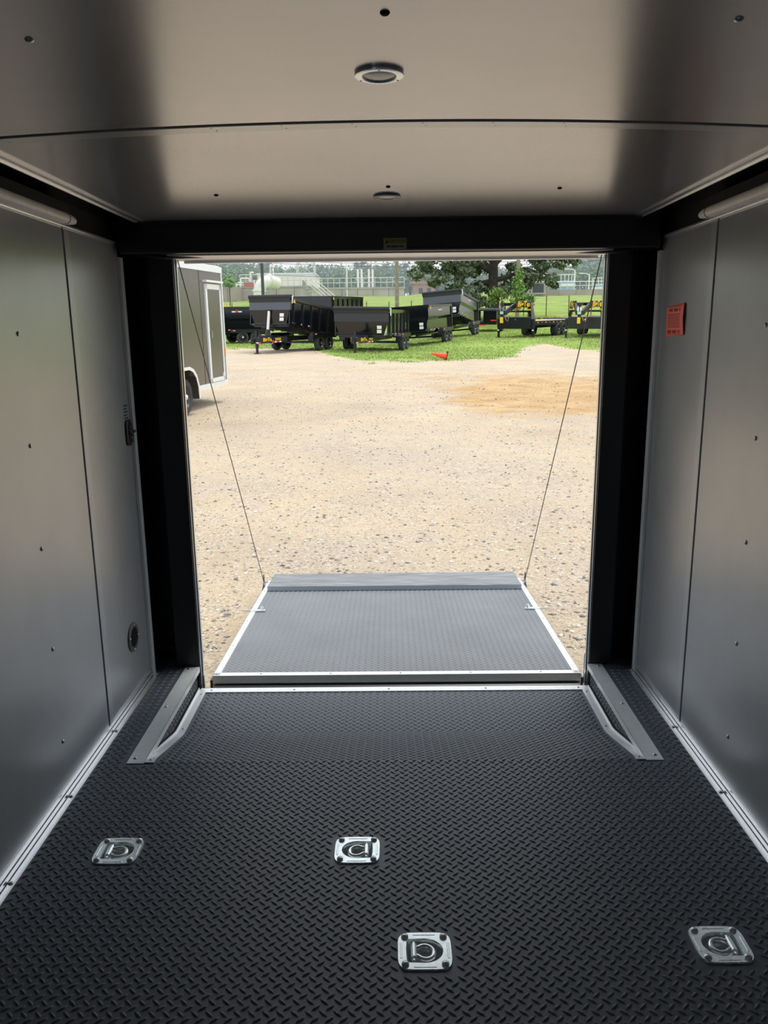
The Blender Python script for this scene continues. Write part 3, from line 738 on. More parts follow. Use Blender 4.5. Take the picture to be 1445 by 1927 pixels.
# widen with distance
yy = np.repeat(y, 6); V[:, 0] = V[:, 0]+np.repeat(x*(y*.34+.8)-x, 6); xn = np.repeat(x*(y*.34+.8), 6)
V[:, 2] += zg(xn, yy)-zg(np.repeat(x, 6), yy)
pal = np.array([(.30, .27, .24), (.55, .46, .36), (.68, .60, .50), (.44, .36, .28), (.20, .19, .19), (.74, .68, .60)])
cc = pal[nrng.integers(0, 6, n)]*(.85+.3*nrng.random((n, 1)))
cc = np.repeat(np.concatenate([cc, np.ones((n, 1))], 1), 6, 0)
keep = ~in_ramp(x*(y*.34+.8), y); kf = np.repeat(keep, 8)
ob = link_mesh('gravel', np_mesh('gravel', V, Fa[kf], M_STONE, cc)); ob['kind'] = 'stuff'; tag(ob, 'loose grey and tan gravel stones scattered on the sandy yard', 'gravel')
# grass
n = 110000
gx = (nrng.random(n)-.5)*34; gyy = 29+nrng.random(n)**1.3*33
k = gyy-grass_edge(gx)+1.6*np.sin(gx*2.1)*np.sin(gyy*1.9+gx)+nrng.normal(0, .5, n) > 0.2
bare = (np.exp(-((gx-7)/1.6)**2-((gyy-40)/3.)**2)+np.exp(-((gx-4.2)/1.2)**2-((gyy-41)/1.5)**2)) > nrng.random(n)*1.2
gx, gyy = gx[k & ~bare], gyy[k & ~bare]; n = len(gx)
h = .03+.04*nrng.random(n)*(1+.6*(np.sin(gx*1.3)*np.sin(gyy*.8) > .3)); a = nrng.random(n)*3.14
wv = .018+.018*nrng.random(n); dx, dy = np.cos(a)*wv, np.sin(a)*wv*.5; z0 = zg(gx, gyy)-.01
lean = nrng.normal(0, .03, (n, 2))
V = np.stack([np.stack([gx-dx, gyy-dy, z0], -1), np.stack([gx+dx, gyy+dy, z0], -1), np.stack([gx+lean[:, 0], gyy+lean[:, 1], z0+h], -1)], 1)
pal = np.array([(.22, .33, .065), (.28, .40, .09), (.36, .46, .14), (.44, .46, .20)])
cc = np.repeat(np.concatenate([pal[nrng.integers(0, 4, n)]*(.85+.3*nrng.random((n, 1))), np.ones((n, 1))], 1), 3, 0)
ob = link_mesh('grass', np_mesh('grass', V.reshape(-1, 3), np.arange(3*n).reshape(-1, 3), M_GRASSB, cc)); ob['kind'] = 'stuff'
tag(ob, 'short green grass growing around the parked trailers', 'grass')

# ------------------------------------------------------------------ parked trailers
def gmat(x, y, rz, span=1.6):
    """matrix standing on the yard at x, y, heading rz (local +x = towards the tongue)"""
    dzx = float(zg(x+span, y)-zg(x-span, y))/(2*span); dzy = float(zg(x, y+span)-zg(x, y-span))/(2*span)
    nrm = Vector((-dzx, -dzy, 1)).normalized(); fx = Vector((math.cos(rz), math.sin(rz), 0)); fx = (fx-nrm*fx.dot(nrm)).normalized()
    fy_ = nrm.cross(fx)
    M_ = Matrix((fx, fy_, nrm)).transposed().to_4x4(); M_.translation = Vector((x, y, float(zg(x, y)))); return M_
def heading(theta): return math.atan2(-math.cos(R(theta)), -math.sin(R(theta)))
def wheel(parent, x, y, r=.37, wd=.24, side=1, name='wheel', rim=M_RIM, holes=False):
    o = MB().lathe([(r*.60, -wd/2+.02), (r*.62, -wd/2), (r*.9, -wd/2), (r*.985, -wd*.36), (r, -wd*.2), (r, wd*.2), (r*.985, wd*.36), (r*.9, wd/2), (r*.62, wd/2), (r*.60, wd/2-.02)], 28, 'y')
    t = o.build(name, M_TIRE, parent, smooth=True); t.location = (x, y, r)
    s = side
    h = MB().lathe([(r*.61, s*(wd/2-.01)), (r*.57, s*(wd/2-.03)), (r*.50, s*(wd/2-.085)), (r*.34, s*(wd/2-.075)), (r*.2, s*(wd/2-.045)), (.0001, s*(wd/2-.04))], 24, 'y').build('rim', rim, t, smooth=True)
    if holes:
        for k in range(8):
            a = 2*math.pi*k/8; MB().lathe([(r*.085, s*(wd/2-.070)), (.0001, s*(wd/2-.066))], 10, 'y', (r*.44*math.cos(a), 0, r*.44*math.sin(a))).build('rim_hole', M_GAP, t)
    MB().lathe([(r*.16, s*(wd/2-.045)), (r*.15, s*(wd/2+.01)), (r*.08, s*(wd/2+.03)), (.0001, s*(wd/2+.032))], 14, 'y').build('hub_cap', M_CHROME, t, smooth=True)
    return t
def plate(parent, name, m, p, u, v, off=.004):
    """thin decal: corner p, edge vectors u, v, raised along u x v"""
    p, u, v = Vector(p), Vector(u), Vector(v); n = u.cross(v).normalized()
    return MB().prism([p, p+u, p+u+v, p+v], n*off).build(name, m, parent)
LOGO = None
def lettering(parent, body, size, m, loc, xdir, up, bold=.012):
    me = text_mesh(body, size, m, .003, bold=bold, shear=.15 if body == 'BigTex' else 0.)
    x_ = Vector(xdir).normalized(); u_ = Vector(up); z_ = x_.cross(u_).normalized(); u_ = z_.cross(x_)
    ob = link_mesh('lettering', me, parent); Mx = Matrix((x_, u_, z_)).transposed().to_4x4(); Mx.translation = Vector(loc); ob.matrix_local = Mx; return ob

def dump_trailer(name, M_, label, L=4.3, W=2.15, side=1.2, tilt=0., style='tall', tape=True, two_tier=False, ribs=7, skin=M_PAINT, tarp=True, tongue=True, logo=False, gate=False):
    o = empty(name, M=M_); tag(o, label, 'dump trailer', 'black dump trailers on the grass')
    zf = .74; hl = L/2; hwid = W/2
    # frame
    for s in (-1, 1): MB().box((-hl, s*.42-.05, .52), (hl-.1, s*.42+.05, .70)).build('frame_rail', M_FRAME, o)
    for s in (-1, 1):
        for x in (.12, -.74): wheel(o, x-.35, s*(hwid+.14), .38, .24, s)
        f = MB(); prof = [(-1.62, .62), (-1.55, .80), (-1.30, .86), (.45, .86), (.68, .72), (.72, .50)]
        for (xa, za), (xb, zb) in zip(prof[:-1], prof[1:]):
            f.prism([(xa-.05-.05, s*(hwid+.0), za), (xb-.10, s*(hwid+.0), zb), (xb-.10, s*(hwid+.29), zb), (xa-.10, s*(hwid+.29), za)] if s > 0 else
                    [(xa-.10, s*(hwid+.29), za), (xb-.10, s*(hwid+.29), zb), (xb-.10, s*hwid, zb), (xa-.10, s*hwid, za)], (0, 0, -.02))
        f.box((-1.65, s*(hwid+.27), .66), (.55, s*(hwid+.295), .86))
        f.build('fender', M_FRAME, o)
        plate(o, 'reflector', M_RED, (.48, s*(hwid+.297), .78), (-.12*s, 0, 0), (0, 0, .05)); plate(o, 'reflector', M_DWHITE, (.36, s*(hwid+.297), .78), (-.1*s, 0, 0), (0, 0, .05))
    MB().box((-1.4, -hwid-.1, .34), (-1.28, hwid+.1, .42)).box((-.54, -hwid-.1, .34), (-.42, hwid+.1, .42)).build('axle', M_FRAME, o)
    if tongue:
        tip = hl+1.35
        for s in (-1, 1):
            a, b_ = Vector((hl-.5, s*.62, .61)), Vector((tip-.08, s*.05, .57))
            MB().bar(a, b_, .09, .25).build('tongue_beam', M_FRAME, o)
            if tape:
                d = (b_-a).normalized(); nrm = Vector((-d.y, d.x, 0))*s*(1 if s > 0 else 1)
                nrm = Vector((abs(d.y), d.x*s, 0)).normalized()
                for k in range(11):
                    if k in (2, 3, 4, 5, 6): continue
                    c = a+d*(1.72-k*.135)+nrm*.049+Vector((0, 0, -.085))
                    MB().bar(c, c+d*.125, .006, .065).build('reflective_tape', M_RED if k % 2 else M_DWHITE, o)
                lettering(o, 'BigTex', .22, M_YEL, a+d*1.15+nrm*.052+Vector((0, 0, .03)), d*(-1 if s > 0 else 1), (0, 0, 1), bold=.008)
                for q in range(4):
                    c = a+d*(.40+q*.085)+nrm*.049+Vector((0, 0, .035)); MB().bar(c, c+d*.06, .006, .10).build('model_mark', M_YEL, o)
        MB().bar((tip-.15, 0, .57), (tip+.12, 0, .57), .16, .18).cyl((tip+.1, 0, .44), (tip+.1, 0, .68), .07, 10).build('coupler', M_FRAME, o)
        jx = tip-.28
        MB().bar((jx, 0, .26), (jx, 0, 1.02), .11, .11, up=(1, 0, 0)).build('jack_tube', M_FRAME, o)
        MB().bar((jx, 0, .02), (jx, 0, .40), .085, .085, up=(1, 0, 0)).box((jx-.11, -.11, 0), (jx+.11, .11, .03)).build('jack_foot', M_FRAME, o)
        MB().box((jx-.07, -.09, .70), (jx+.03, .09, .74)).build('jack_cap', mat('blue_tag', (.05, .22, .42), .5), o)
        MB().tube([(tip, .12, .52), (tip-.3, .28, .34), (tip-.65, .38, .30), (tip-.95, .45, .48)], .015, 6).build('safety_chain', mat('chain_zinc', (.5, .45, .32), .4, .8), o, smooth=True)
        MB().box((hl-.02, -.42, .58), (hl+.42, .42, .80)).build('pump_box', M_FRAME, o)
    # bed, hinged at the rear
    T = Matrix.Translation((-hl, 0, zf)) @ Matrix.Rotation(-R(tilt), 4, 'Y') @ Matrix.Translation((hl, 0, -zf))
    zt = zf+side; zm = zf+side*.52; t_ = .05
    def bed(mb, nm, m, **k): return mb.xf(T).build(nm, m, o, **k)
    bed(MB().box((-hl, -hwid+.12, zf), (hl, hwid-.12, zf+.06)), 'bed_floor', M_FRAME)
    for x in np.linspace(-hl+.3, hl-.2, 8): bed(MB().box((x-.03, -hwid+.14, zf-.08), (x+.03, hwid-.14, zf)), 'cross_member', M_FRAME)
    for s in (-1, 1):
        if two_tier:
            bed(MB().box((-hl, s*(hwid-.16), zf), (hl, s*(hwid-.11), zm-.10)), 'lower_side', skin)
            bed(MB().prism([(-hl, s*(hwid-.16), zm-.10), (hl, s*(hwid-.16), zm-.10), (hl, s*hwid, zm+.08), (-hl, s*hwid, zm+.08)], (0, s*.02, -.01)), 'ledge', skin)
            bed(MB().box((-hl, s*(hwid-.05), zm+.08), (hl, s*hwid, zt)), 'upper_side', skin)
            for x in np.linspace(-hl+.25, hl-.25, 6): bed(MB().box((x-.04, s*hwid, zt-.06), (x+.04, s*(hwid+.012), zt)), 'hook', M_FRAME)
        else:
            bed(MB().box((-hl, s*(hwid-.05), zf), (hl, s*hwid, zt)), 'side_panel', skin)
            for x in np.linspace(-hl+.15, hl-.3, ribs):
                bed(MB().box((x-.035, s*hwid, zf), (x+.035, s*(hwid+.06), zt-.17)), 'rib', M_FRAME)
        bed(MB().box((-hl-.02, s*(hwid-.06), zt-.14), (hl+.02, s*(hwid+.07), zt)), 'top_rail', skin if not two_tier else M_FRAME)
        bed(MB().box((-hl-.04, s*(hwid-.09), zf-.04), (-hl+.06, s*(hwid+.05), zt)), 'corner_post', M_FRAME)
        if logo:
            for k, (c_, xo, wd_) in enumerate(((M_DWHITE, -.32, .24), (M_RED, -.06, .12), (M_DWHITE, .08, .24))):
                zz = zt-.34 if two_tier else zt-.30
                bed(MB().box((xo, s*(hwid+.002), zz), (xo+wd_, s*(hwid+.01), zz+(.08 if c_ is M_DWHITE else .16))), 'badge', c_)
    # bulkhead: square top, lower half tapering in
    zb = zf+side*.54
    bed(MB().box((hl-.02, -hwid-.02, zb), (hl+.05, hwid+.02, zt)), 'bulkhead', M_PAINTG if tilt > 2 else skin)
    bed(MB().prism([(hl+.0, -hwid, zb), (hl+.0, hwid, zb), (hl-.10, hwid-.24, zf), (hl-.10, -hwid+.24, zf)], (.04, 0, 0)), 'bulkhead_skirt', skin)
    if tilt > 2:
        bed(MB().prism([(hl-.1, -.05, zf), (hl+.06, -.12, zb), (hl+.06, .12, zb), (hl-.1, .05, zf)], (.05, 0, 0)), 'hoist_bracket', M_FRAME)
    if tarp:
        bed(MB().cyl((hl+.02, -hwid-.06, zt+.03), (hl+.02, hwid+.06, zt+.03), .10, 14), 'tarp_roll', M_TARP, smooth=True)
        bed(MB().box((hl+.05, -hwid-.02, zt-.20), (hl+.09, hwid+.02, zt-.02)), 'tarp_apron', M_TARP)
        bed(MB().cyl((hl+.02, hwid+.06, zt+.03), (hl+.02, hwid+.16, zt+.03), .03, 8).bar((hl+.02, hwid+.14, zt+.03), (hl+.05, hwid+.14, zt-.28), .03, .03), 'tarp_crank', M_CHROME)
    if gate: bed(MB().box((-hl-.05, -hwid, zf), (-hl, hwid, zt-.05)), 'tailgate', skin)
    for k in range(2):
        p = T @ Vector((hl+.055, hwid-.36, zf+.16+k*.17)) if two_tier else T @ Vector((hl+.055, hwid-.28, zf+.14+k*.19))
        bed(MB().box((hl+.03, hwid-.52, zf+.16+k*.19), (hl+.055, hwid-.30, zf+.31+k*.19)), 'notice_decal', M_DWHITE)
    bed(MB().prism([(hl-.14, hwid+.072, zt-.22), (hl-.36, hwid+.072, zt-.22), (hl-.25, hwid+.072, zt-.04)], (0, .004, 0)), 'warning_decal', M_YEL)
    for x in (hl-.25, hl-1.0, .6):
        bed(MB().box((x, hwid+.001, zf+.08), (x-.11, hwid+.008, zf+.13)), 'reflector', M_DWHITE); bed(MB().box((x-.11, hwid+.001, zf+.08), (x-.22, hwid+.008, zf+.13)), 'reflector', M_RED)
    if tilt > 2:
        top = T @ Vector((hl+.06, 0, zb-.06)); bot = Vector((hl+.22, 0, .60)); mid = bot.lerp(top, .35)
        MB().cyl(bot, mid, .10, 12).build('hoist_barrel', M_FRAME, o, smooth=True)
        MB().cyl(mid, top, .065, 12).build('hoist_rod', M_DWHITE, o, smooth=True)
    return o

def on_px(px, py, Y): p = hitY(px, py, Y); return p.x
dump_trailer('dump_trailer', gmat(on_px(594, 650, 39.5)-1.02, 39.6, heading(25)), 'black dump trailer with its bed front raised on a hoist', L=4.5, W=2.2, side=1.22, tilt=7, ribs=6)
dump_trailer('dump_trailer', gmat(on_px(716, 655, 40.2)-.38, 40.2, heading(13)), 'nearest black dump trailer with level bed and yellow lettered tongue', L=4.6, W=2.6, side=1.24, ribs=6)
dump_trailer('dump_trailer', gmat(on_px(797, 645, 46.0)-.1, 46.2, heading(20)), 'dump trailer with stepped sides beside the nearest one', L=4.6, W=2.4, side=1.42, two_tier=True, tape=False, logo=True, tarp=False, tongue=False)
dump_trailer('dump_trailer', gmat(on_px(862, 632, 52.5)-.3, 52.8, heading(19)), 'tall dump trailer with raised bed and rolled tarp behind others', L=4.7, W=2.4, side=1.45, tilt=8, two_tier=True, tape=False, logo=True, tongue=False)
dump_trailer('dump_trailer', gmat(on_px(446, 645, 51.5)-.1, 51.0, heading(64)), 'dump trailer partly hidden behind the grey cargo trailer', L=4.6, W=2.2, side=1.5, two_tier=True, tape=False, logo=True, tarp=False, tongue=False)
dump_trailer('dump_trailer', gmat(on_px(638, 645, 53.0)-.6, 53.2, heading(22)), 'dump trailer behind the raised one showing only its top', L=4.8, W=2.6, side=2.1, tape=False, tongue=False, tarp=False)

# ---- small trailer seen from behind
tr = empty('black_trailer', M=gmat(on_px(916, 630, 60), 60, heading(200))); tag(tr, 'small black trailer seen from behind beside the big oak', 'trailer')
MB().box((-1.6, -1.0, .55), (1.6, 1.0, .72)).build('bed', M_FRAME, tr)
for s in (-1, 1):
    MB().box((-1.6, s*.95-.03, .72), (1.6, s*.95+.03, 1.45)).build('side_panel', M_PAINT, tr)
    wheel(tr, -.2, s*1.15, .36, .22, s)
MB().box((-1.66, -1.05, .55), (-1.6, -.1, 1.5)).build('tailgate', M_PAINT, tr); MB().box((-1.66, .1, .55), (-1.6, 1.05, 1.5)).build('tailgate', M_PAINT, tr)
MB().box((-1.64, -1.05, 1.5), (1.6, 1.05, 1.6)).build('tarp', M_TARP, tr)
for s in (-1, 1): plate(tr, 'tail_light', M_RED, (-1.665, s*.85+.2, .80), (0, -.4, 0), (0, 0, .09))
plate(tr, 'tail_light', M_RED, (-1.665, .3, .48), (0, -.6, 0), (0, 0, .08))

# ---- gooseneck flatbeds
def gooseneck(M_, label, deck_len=7.0):
    o = empty('gooseneck_trailer', M=M_); tag(o, label, 'flatbed trailer', 'gooseneck flatbed trailers')
    dz = .92; hw_ = 1.12
    for s in (-1, 1):
        MB().box((-deck_len, s*(hw_-.06), dz-.24), (0, s*hw_, dz+.01)).build('side_rail', M_FRAME, o)
        MB().box((-deck_len, s*.4-.06, dz-.42), (-.2, s*.4+.06, dz-.1)).build('frame_rail', M_FRAME, o)
        for k in range(7):
            plate(o, 'reflector', M_DWHITE if k % 2 == 0 else M_AMBER, (-.5-k*.62+.05*s, s*(hw_+.002), dz-.12), (-.1*s, 0, 0), (0, 0, .07))
        for x in (-deck_len*.55, -deck_len*.55-.9):
            wheel(o, x, s*.95, .40, .42, s)
        # landing gear
        MB().bar((.06, s*(hw_-.05), .28), (.06, s*(hw_-.05), 1.05), .13, .13, up=(1, 0, 0)).build('jack_leg', M_FRAME, o)
        MB().bar((.06, s*(hw_-.05), .02), (.06, s*(hw_-.05), .4), .10, .10, up=(1, 0, 0)).box((-.06, s*(hw_-.05)-.12, 0), (.18, s*(hw_-.05)+.12, .025)).build('jack_foot', M_FRAME, o)
        MB().box((.12, s*(hw_-.05)-.05, .38), (.15, s*(hw_-.05)+.05, .46)).build('jack_badge', M_DWHITE, o)
        # neck: raked upright, level top beam, dropping to the coupler
        up_ = MB().prism([(-.42, s*(hw_-.12), dz), (.10, s*(hw_-.12), dz-.25), (.16, s*(hw_-.22), 1.62), (.16, s*(hw_-.22), 1.96), (-.14, s*(hw_-.22), 1.96)], (0, -s*.14, 0))
        up_.build('neck_upright', M_PAINT, o)
        a, b_, c_ = Vector((0, s*(hw_-.28), 1.86)), Vector((1.15, s*.42, 1.86)), Vector((1.95, s*.14, 1.42))
        MB().bar(a, b_, .14, .34).build('neck_beam', M_PAINT, o); MB().bar(b_-Vector((.06, -s*.02, -.02)), c_, .14, .24).build('neck_drop', M_PAINT, o)
        d = (b_-a).normalized(); nrm = Vector((abs(d.y), s*d.x, 0)).normalized()
        nin = -nrm
        lettering(o, 'BigTex', .40, M_YEL, a+d*.62+nrm*.075, d*(-s), (0, 0, 1), bold=.012)
        lettering(o, 'BigTex', .40, M_YEL, a+d*.62+nin*.075, d*s, (0, 0, 1), bold=.012)
        for k in range(6):
            c = a+d*(.1+k*.17)+Vector((0, 0, .172)); MB().bar(c, c+d*.16, .145, .006).build('reflective_tape', M_RED if k % 2 else M_DWHITE, o)
        plate(o, 'model_decal', M_YEL, Vector((.165, s*(hw_-.29)+.09, 1.52)), (0, -.20, 0), (0, 0, .08))
    MB().bar((1.2, -.5, 1.86), (1.2, .5, 1.86), .12, .16).build('neck_cross', M_PAINT, o)
    MB().cyl((2.02, 0, .98), (2.02, 0, 1.92), .085, 14).box((1.9, -.2, 1.30), (2.1, .2, 1.52)).build('coupler', M_FRAME, o)
    MB().box((2.03, -.12, 1.50), (2.10, .12, 1.72)).build('coupler_plate', M_CHROME, o)
    plate(o, 'coupler_decal', mat('teal_decal', (.45, .68, .64), .5), (2.115, -.10, 1.34), (0, .2, 0), (0, 0, .15))
    MB().box((2.02, -.09, .86), (2.12, .07, 1.18)).build('tag', mat('yellow_tag', (.88, .62, .01), .5), o)
    MB().tube([(1.95, .1, 1.30), (1.97, .22, 1.0), (1.97, .32, .95), (1.95, .36, 1.28)], .014, 6).build('safety_chain', MATS['chain_zinc'], o, smooth=True)
    MB().tube([(1.9, .12, 1.4), (1.6, .3, 1.2), (1.3, .5, 1.5), (1.2, .5, 1.8)], .012, 6).build('cable_loop', M_RED, o, smooth=True)
    # toolbox between the uprights
    MB().box((-.28, -hw_+.16, .50), (.20, hw_-.16, 1.12)).build('toolbox', M_FRAME, o)
    MB().box((-.30, -hw_+.14, 1.12), (.24, hw_-.14, 1.16)).build('toolbox_lid', M_PAINTG, o)
    MB().box((.20, -.05, .98), (.215, .07, 1.05)).build('toolbox_latch', M_CHROME, o)
    MB().box((-.1, -hw_+.2, 1.42), (-.02, hw_-.2, 1.52)).build('cross_bar', M_FRAME, o)
    nb = 9
    for k in range(nb):
        y0 = -hw_+.07+k*(2*hw_-.14)/nb; MB().box((-deck_len, y0+.006, dz-.03), (-.05, y0+(2*hw_-.14)/nb-.006, dz+.015)).build('deck_plank', M_WOODP, o)
    MB().box((-deck_len-.9, -hw_, dz-.1), (-deck_len, hw_, dz+.10)).build('tail_ramp', M_PAINTG, o)
    return o
gooseneck(gmat(on_px(971, 628, 46.5), 46.5, heading(32)), 'gooseneck flatbed with pine deck planks left of the other flatbed')
gooseneck(gmat(on_px(1103, 622, 45.0), 45.2, heading(24)), 'gooseneck flatbed partly hidden by the right door post')

# ---- grey enclosed cargo trailer at the left
cx0, cy0 = -3.50, 17.0                      # front lower corner of the visible side
th = math.atan2(2.5, .35)
ct = empty('cargo_trailer', M=gmat(cx0, cy0, th)); tag(ct, 'grey enclosed cargo trailer standing at the left of the yard', 'cargo trailer')
zb, zt = .36, 2.74; LL = 5.4; WW = 2.1       # local x forward, y to its left; visible side is y = 0
MB().box((-LL, .0, zb+.09), (0, WW, zt-.06)).build('body', M_GREYM, ct)
MB().prism([(0, .02, zb+.09), (.7, WW/2, zb+.09), (0, WW-.02, zb+.09)], (0, 0, zt-zb-.2)).build('nose', M_GREYM, ct)
MB().box((-LL-.02, -.022, zb), (.03, WW+.02, zb+.10)).build('bottom_rail', M_ALUW, ct)
MB().box((-LL-.02, -.025, zt-.10), (.02, WW+.02, zt+.02)).build('roof_rail', M_ALUW, ct)
MB().box((-LL, .02, zt), (0, WW-.02, zt+.04)).build('roof', M_ALUW, ct)
MB().box((-.03, -.02, zb), (.02, .02, zt)).build('corner_trim', M_ALUW, ct)
for x in (-1.24, -2.46, -3.68): MB().box((x-.006, -.003, zb+.1), (x+.006, .001, zt-.1)).build('seam', M_GAP, ct)
dx0, dx1, dz0, dz1 = -.98, -.16, zb+.13, zb+2.02
dr = MB().box((dx0, -.018, dz0), (dx1, 0, dz1)).build('side_door', M_GREYM, ct)
fr = MB()
for (a, b_) in (((dx0-.02, dz0-.02), (dx0+.07, dz1+.02)), ((dx1-.05, dz0-.02), (dx1+.02, dz1+.02)), ((dx0, dz0-.02), (dx1, dz0+.06)), ((dx0, dz1-.08), (dx1, dz1+.02))):
    fr.box((a[0], -.032, a[1]), (b_[0], 0, b_[1]))
fr.build('door_frame', M_ALUW, dr)
MB().box((dx0-.08, -.09, dz1+.05), (dx1+.04, 0, dz1+.09)).build('drip_cap', M_ALUW, dr)
MB().box((dx0+.13, -.05, dz0+.86), (dx0+.18, -.018, dz0+1.0)).build('door_latch', M_BOLT, dr)
MB().box((dx1-.13, -.05, dz0+.06), (dx1-.05, -.018, dz0+.13)).build('door_hold', M_ALUW, dr)
MB().box((-.09, -.03, .98), (-.03, -.018, 1.13)).build('marker_light', M_AMBER, ct)
# arched fender and wheels
for s, y0 in ((1, -.24),):
    for kx, x in enumerate((-2.66, -3.50)):
        wheel(ct, x, -.06, .345, .2, -1, rim=mat('grey_black_rim', (.05, .05, .055), .35), holes=True)
    f = MB(); ft = MB()
    pr = [(a_-.28, z_) for (a_, z_) in ((-1.92, .27), (-1.94, .52), (-2.02, .70), (-2.16, .82), (-2.34, .875), (-3.54, .875), (-3.72, .82), (-3.86, .70), (-3.94, .52), (-3.96, .27))]
    for (xa, za), (xb, zb_) in zip(pr[:-1], pr[1:]):
        f.prism([(xa, -.25, za), (xb, -.25, zb_), (xb, 0, zb_), (xa, 0, za)], (0, 0, .012))
        mx = -3.22
        def inn(x_, z_): return (mx+(x_-mx)*.955, -.256, .27+(z_-.27)*.93)
        ft.prism([(xa, -.256, za+.014), (xb, -.256, zb_+.014), inn(xb, zb_), inn(xa, za)], (0, .012, 0))
    fn = f.build('fender', M_GREYM, ct); ft.build('fender_trim', M_ALUW, fn)
MB().box((-4.2, -.02, .30), (-2.22, .06, .86)).build('wheel_well', M_GAP, ct)
MB().box((-LL, .3, .30), (0, WW-.3, zb)).build('frame', M_FRAME, ct)
for x in (-2.66, -3.50): MB().cyl((x, .05, .345), (x, WW-.05, .345), .05, 8).build('axle', M_FRAME, ct)

# ---- fallen orange cone
cp = hitY(829, 677, 31.2); cn = empty('traffic_cone', (cp.x, 31.2, float(zg(cp.x, 31.2))))
tag(cn, 'orange traffic cone lying on its side at the grass edge', 'traffic cone'); cn.rotation_euler.z = R(185)
q = MB().lathe([(.135, .02), (.125, .06), (.03, .62), (.0001, .63)], 20).lathe([(.0001, .0), (.135, .0), (.135, .02)], 20)
q.xf(Matrix.Translation((-.24, 0, .135)) @ Matrix.Rotation(R(78), 4, 'Y')).build('cone', M_ORANGE, cn, smooth=True)
MB().box((-.17, -.17, -.015), (.17, .17, .015)).xf(Matrix.Translation((-.24, 0, .17)) @ Matrix.Rotation(R(78), 4, 'Y')).build('base', mat('cone_base', (.03, .03, .03), .7), cn, bevel=.01)
sp = hitY(792, 666, 34.0); pl = MB().box((-.35, -.05, 0), (.35, .05, .03)).build('timber_offcut', M_WOODP); pl.location = (sp.x, 34.0, float(zg(sp.x, 34.0))-.005)
tag(pl, 'pale timber offcut lying in the grass', 'timber')

# ------------------------------------------------------------------ water works behind
def rail(parent, p, q, n, h=1.05, r=.05):
    p, q = Vector(p), Vector(q)
    for k in range(n+1):
        a = p.lerp(q, k/n); MB().cyl(a, a+Vector((0, 0, h)), r, 6).build('rail_post', M_GALV, parent)
    for z in (h*.5, h): MB().cyl(p+Vector((0, 0, z)), q+Vector((0, 0, z)), r, 6).build('rail_bar', M_GALV, parent)
def slab(x0, x1, ytop, ybot, Y, d, name, m, label, cat):
    """block whose front face fills the given pixel box at distance Y, carried down into the ground"""
    a = hitY(x0, ytop, Y); c = hitY(x1, ybot, Y); cx_ = (a.x+c.x)/2; zt_ = a.z; zb_ = min(c.z, float(zg(cx_, Y)))-.6
    o = empty(name, (cx_, Y, zb_)); tag(o, label, cat)
    h_ = zt_-zb_; w_ = abs(c.x-a.x)/2
    return o, w_, h_, m
o, w_, h_, _ = slab(584, 761, 545, 560, 118, 8, 'concrete_tank', M_CONC, 'long grey concrete tank wall behind the dump trailers', 'tank')
nseg = 6
for k in range(nseg): MB().box((-w_+2*w_*k/nseg+.03, 0, 0), (-w_+2*w_*(k+1)/nseg-.03, 8, h_)).build('wall_section', M_CONC, o)
MB().box((-w_-.1, -.12, h_), (w_+.1, 8, h_+.25)).build('coping', M_CONC, o)
rail(o, (-w_, .1, h_+.25), (w_, .1, h_+.25), 16, 1.3, .045)
for fx_ in (.50, .54, .62, .66): MB().cyl((-w_+2*w_*fx_, 3, h_), (-w_+2*w_*fx_, 3, h_+3.0), .16, 8).build('vent_stack', M_PLANTW, o)
o, w_, h_, _ = slab(452, 588, 542, 560, 108, 8, 'concrete_tank', M_CONC, 'grey concrete pump house wall under the white pipe', 'tank')
for k in range(4): MB().box((-w_+w_/2*k+.03, 0, 0), (-w_+w_/2*(k+1)-.03, 8, h_)).build('wall_section', M_CONC, o)
MB().box((-w_-.1, -.12, h_), (w_+.1, 8, h_+.2)).build('coping', M_CONC, o); rail(o, (-w_, .1, h_+.2), (w_, .1, h_+.2), 12, 1.5, .05)
for k in range(4):
    x = w_*.78+k*.55; MB().bar((x, -.3, h_+.9), (x+2.6, -.6, .9), .09, .09).build('stair_rail', M_PLANTW, o)
for k in range(7): MB().box((w_*.82+k*.36, -.9, h_-.2-k*.42), (w_*.82+k*.36+.5, -.2, h_-.14-k*.42)).build('stair_tread', M_GALV, o)
o, w_, h_, _ = slab(405, 452, 540, 566, 106, 6, 'retaining_wall', M_CONCB, 'brown concrete wall at the left of the white pipe', 'wall')
for k in range(2): MB().box((-w_+w_*k+.03, 0, 0), (-w_+w_*(k+1)-.03, 5, h_)).build('wall_section', M_CONCB, o)
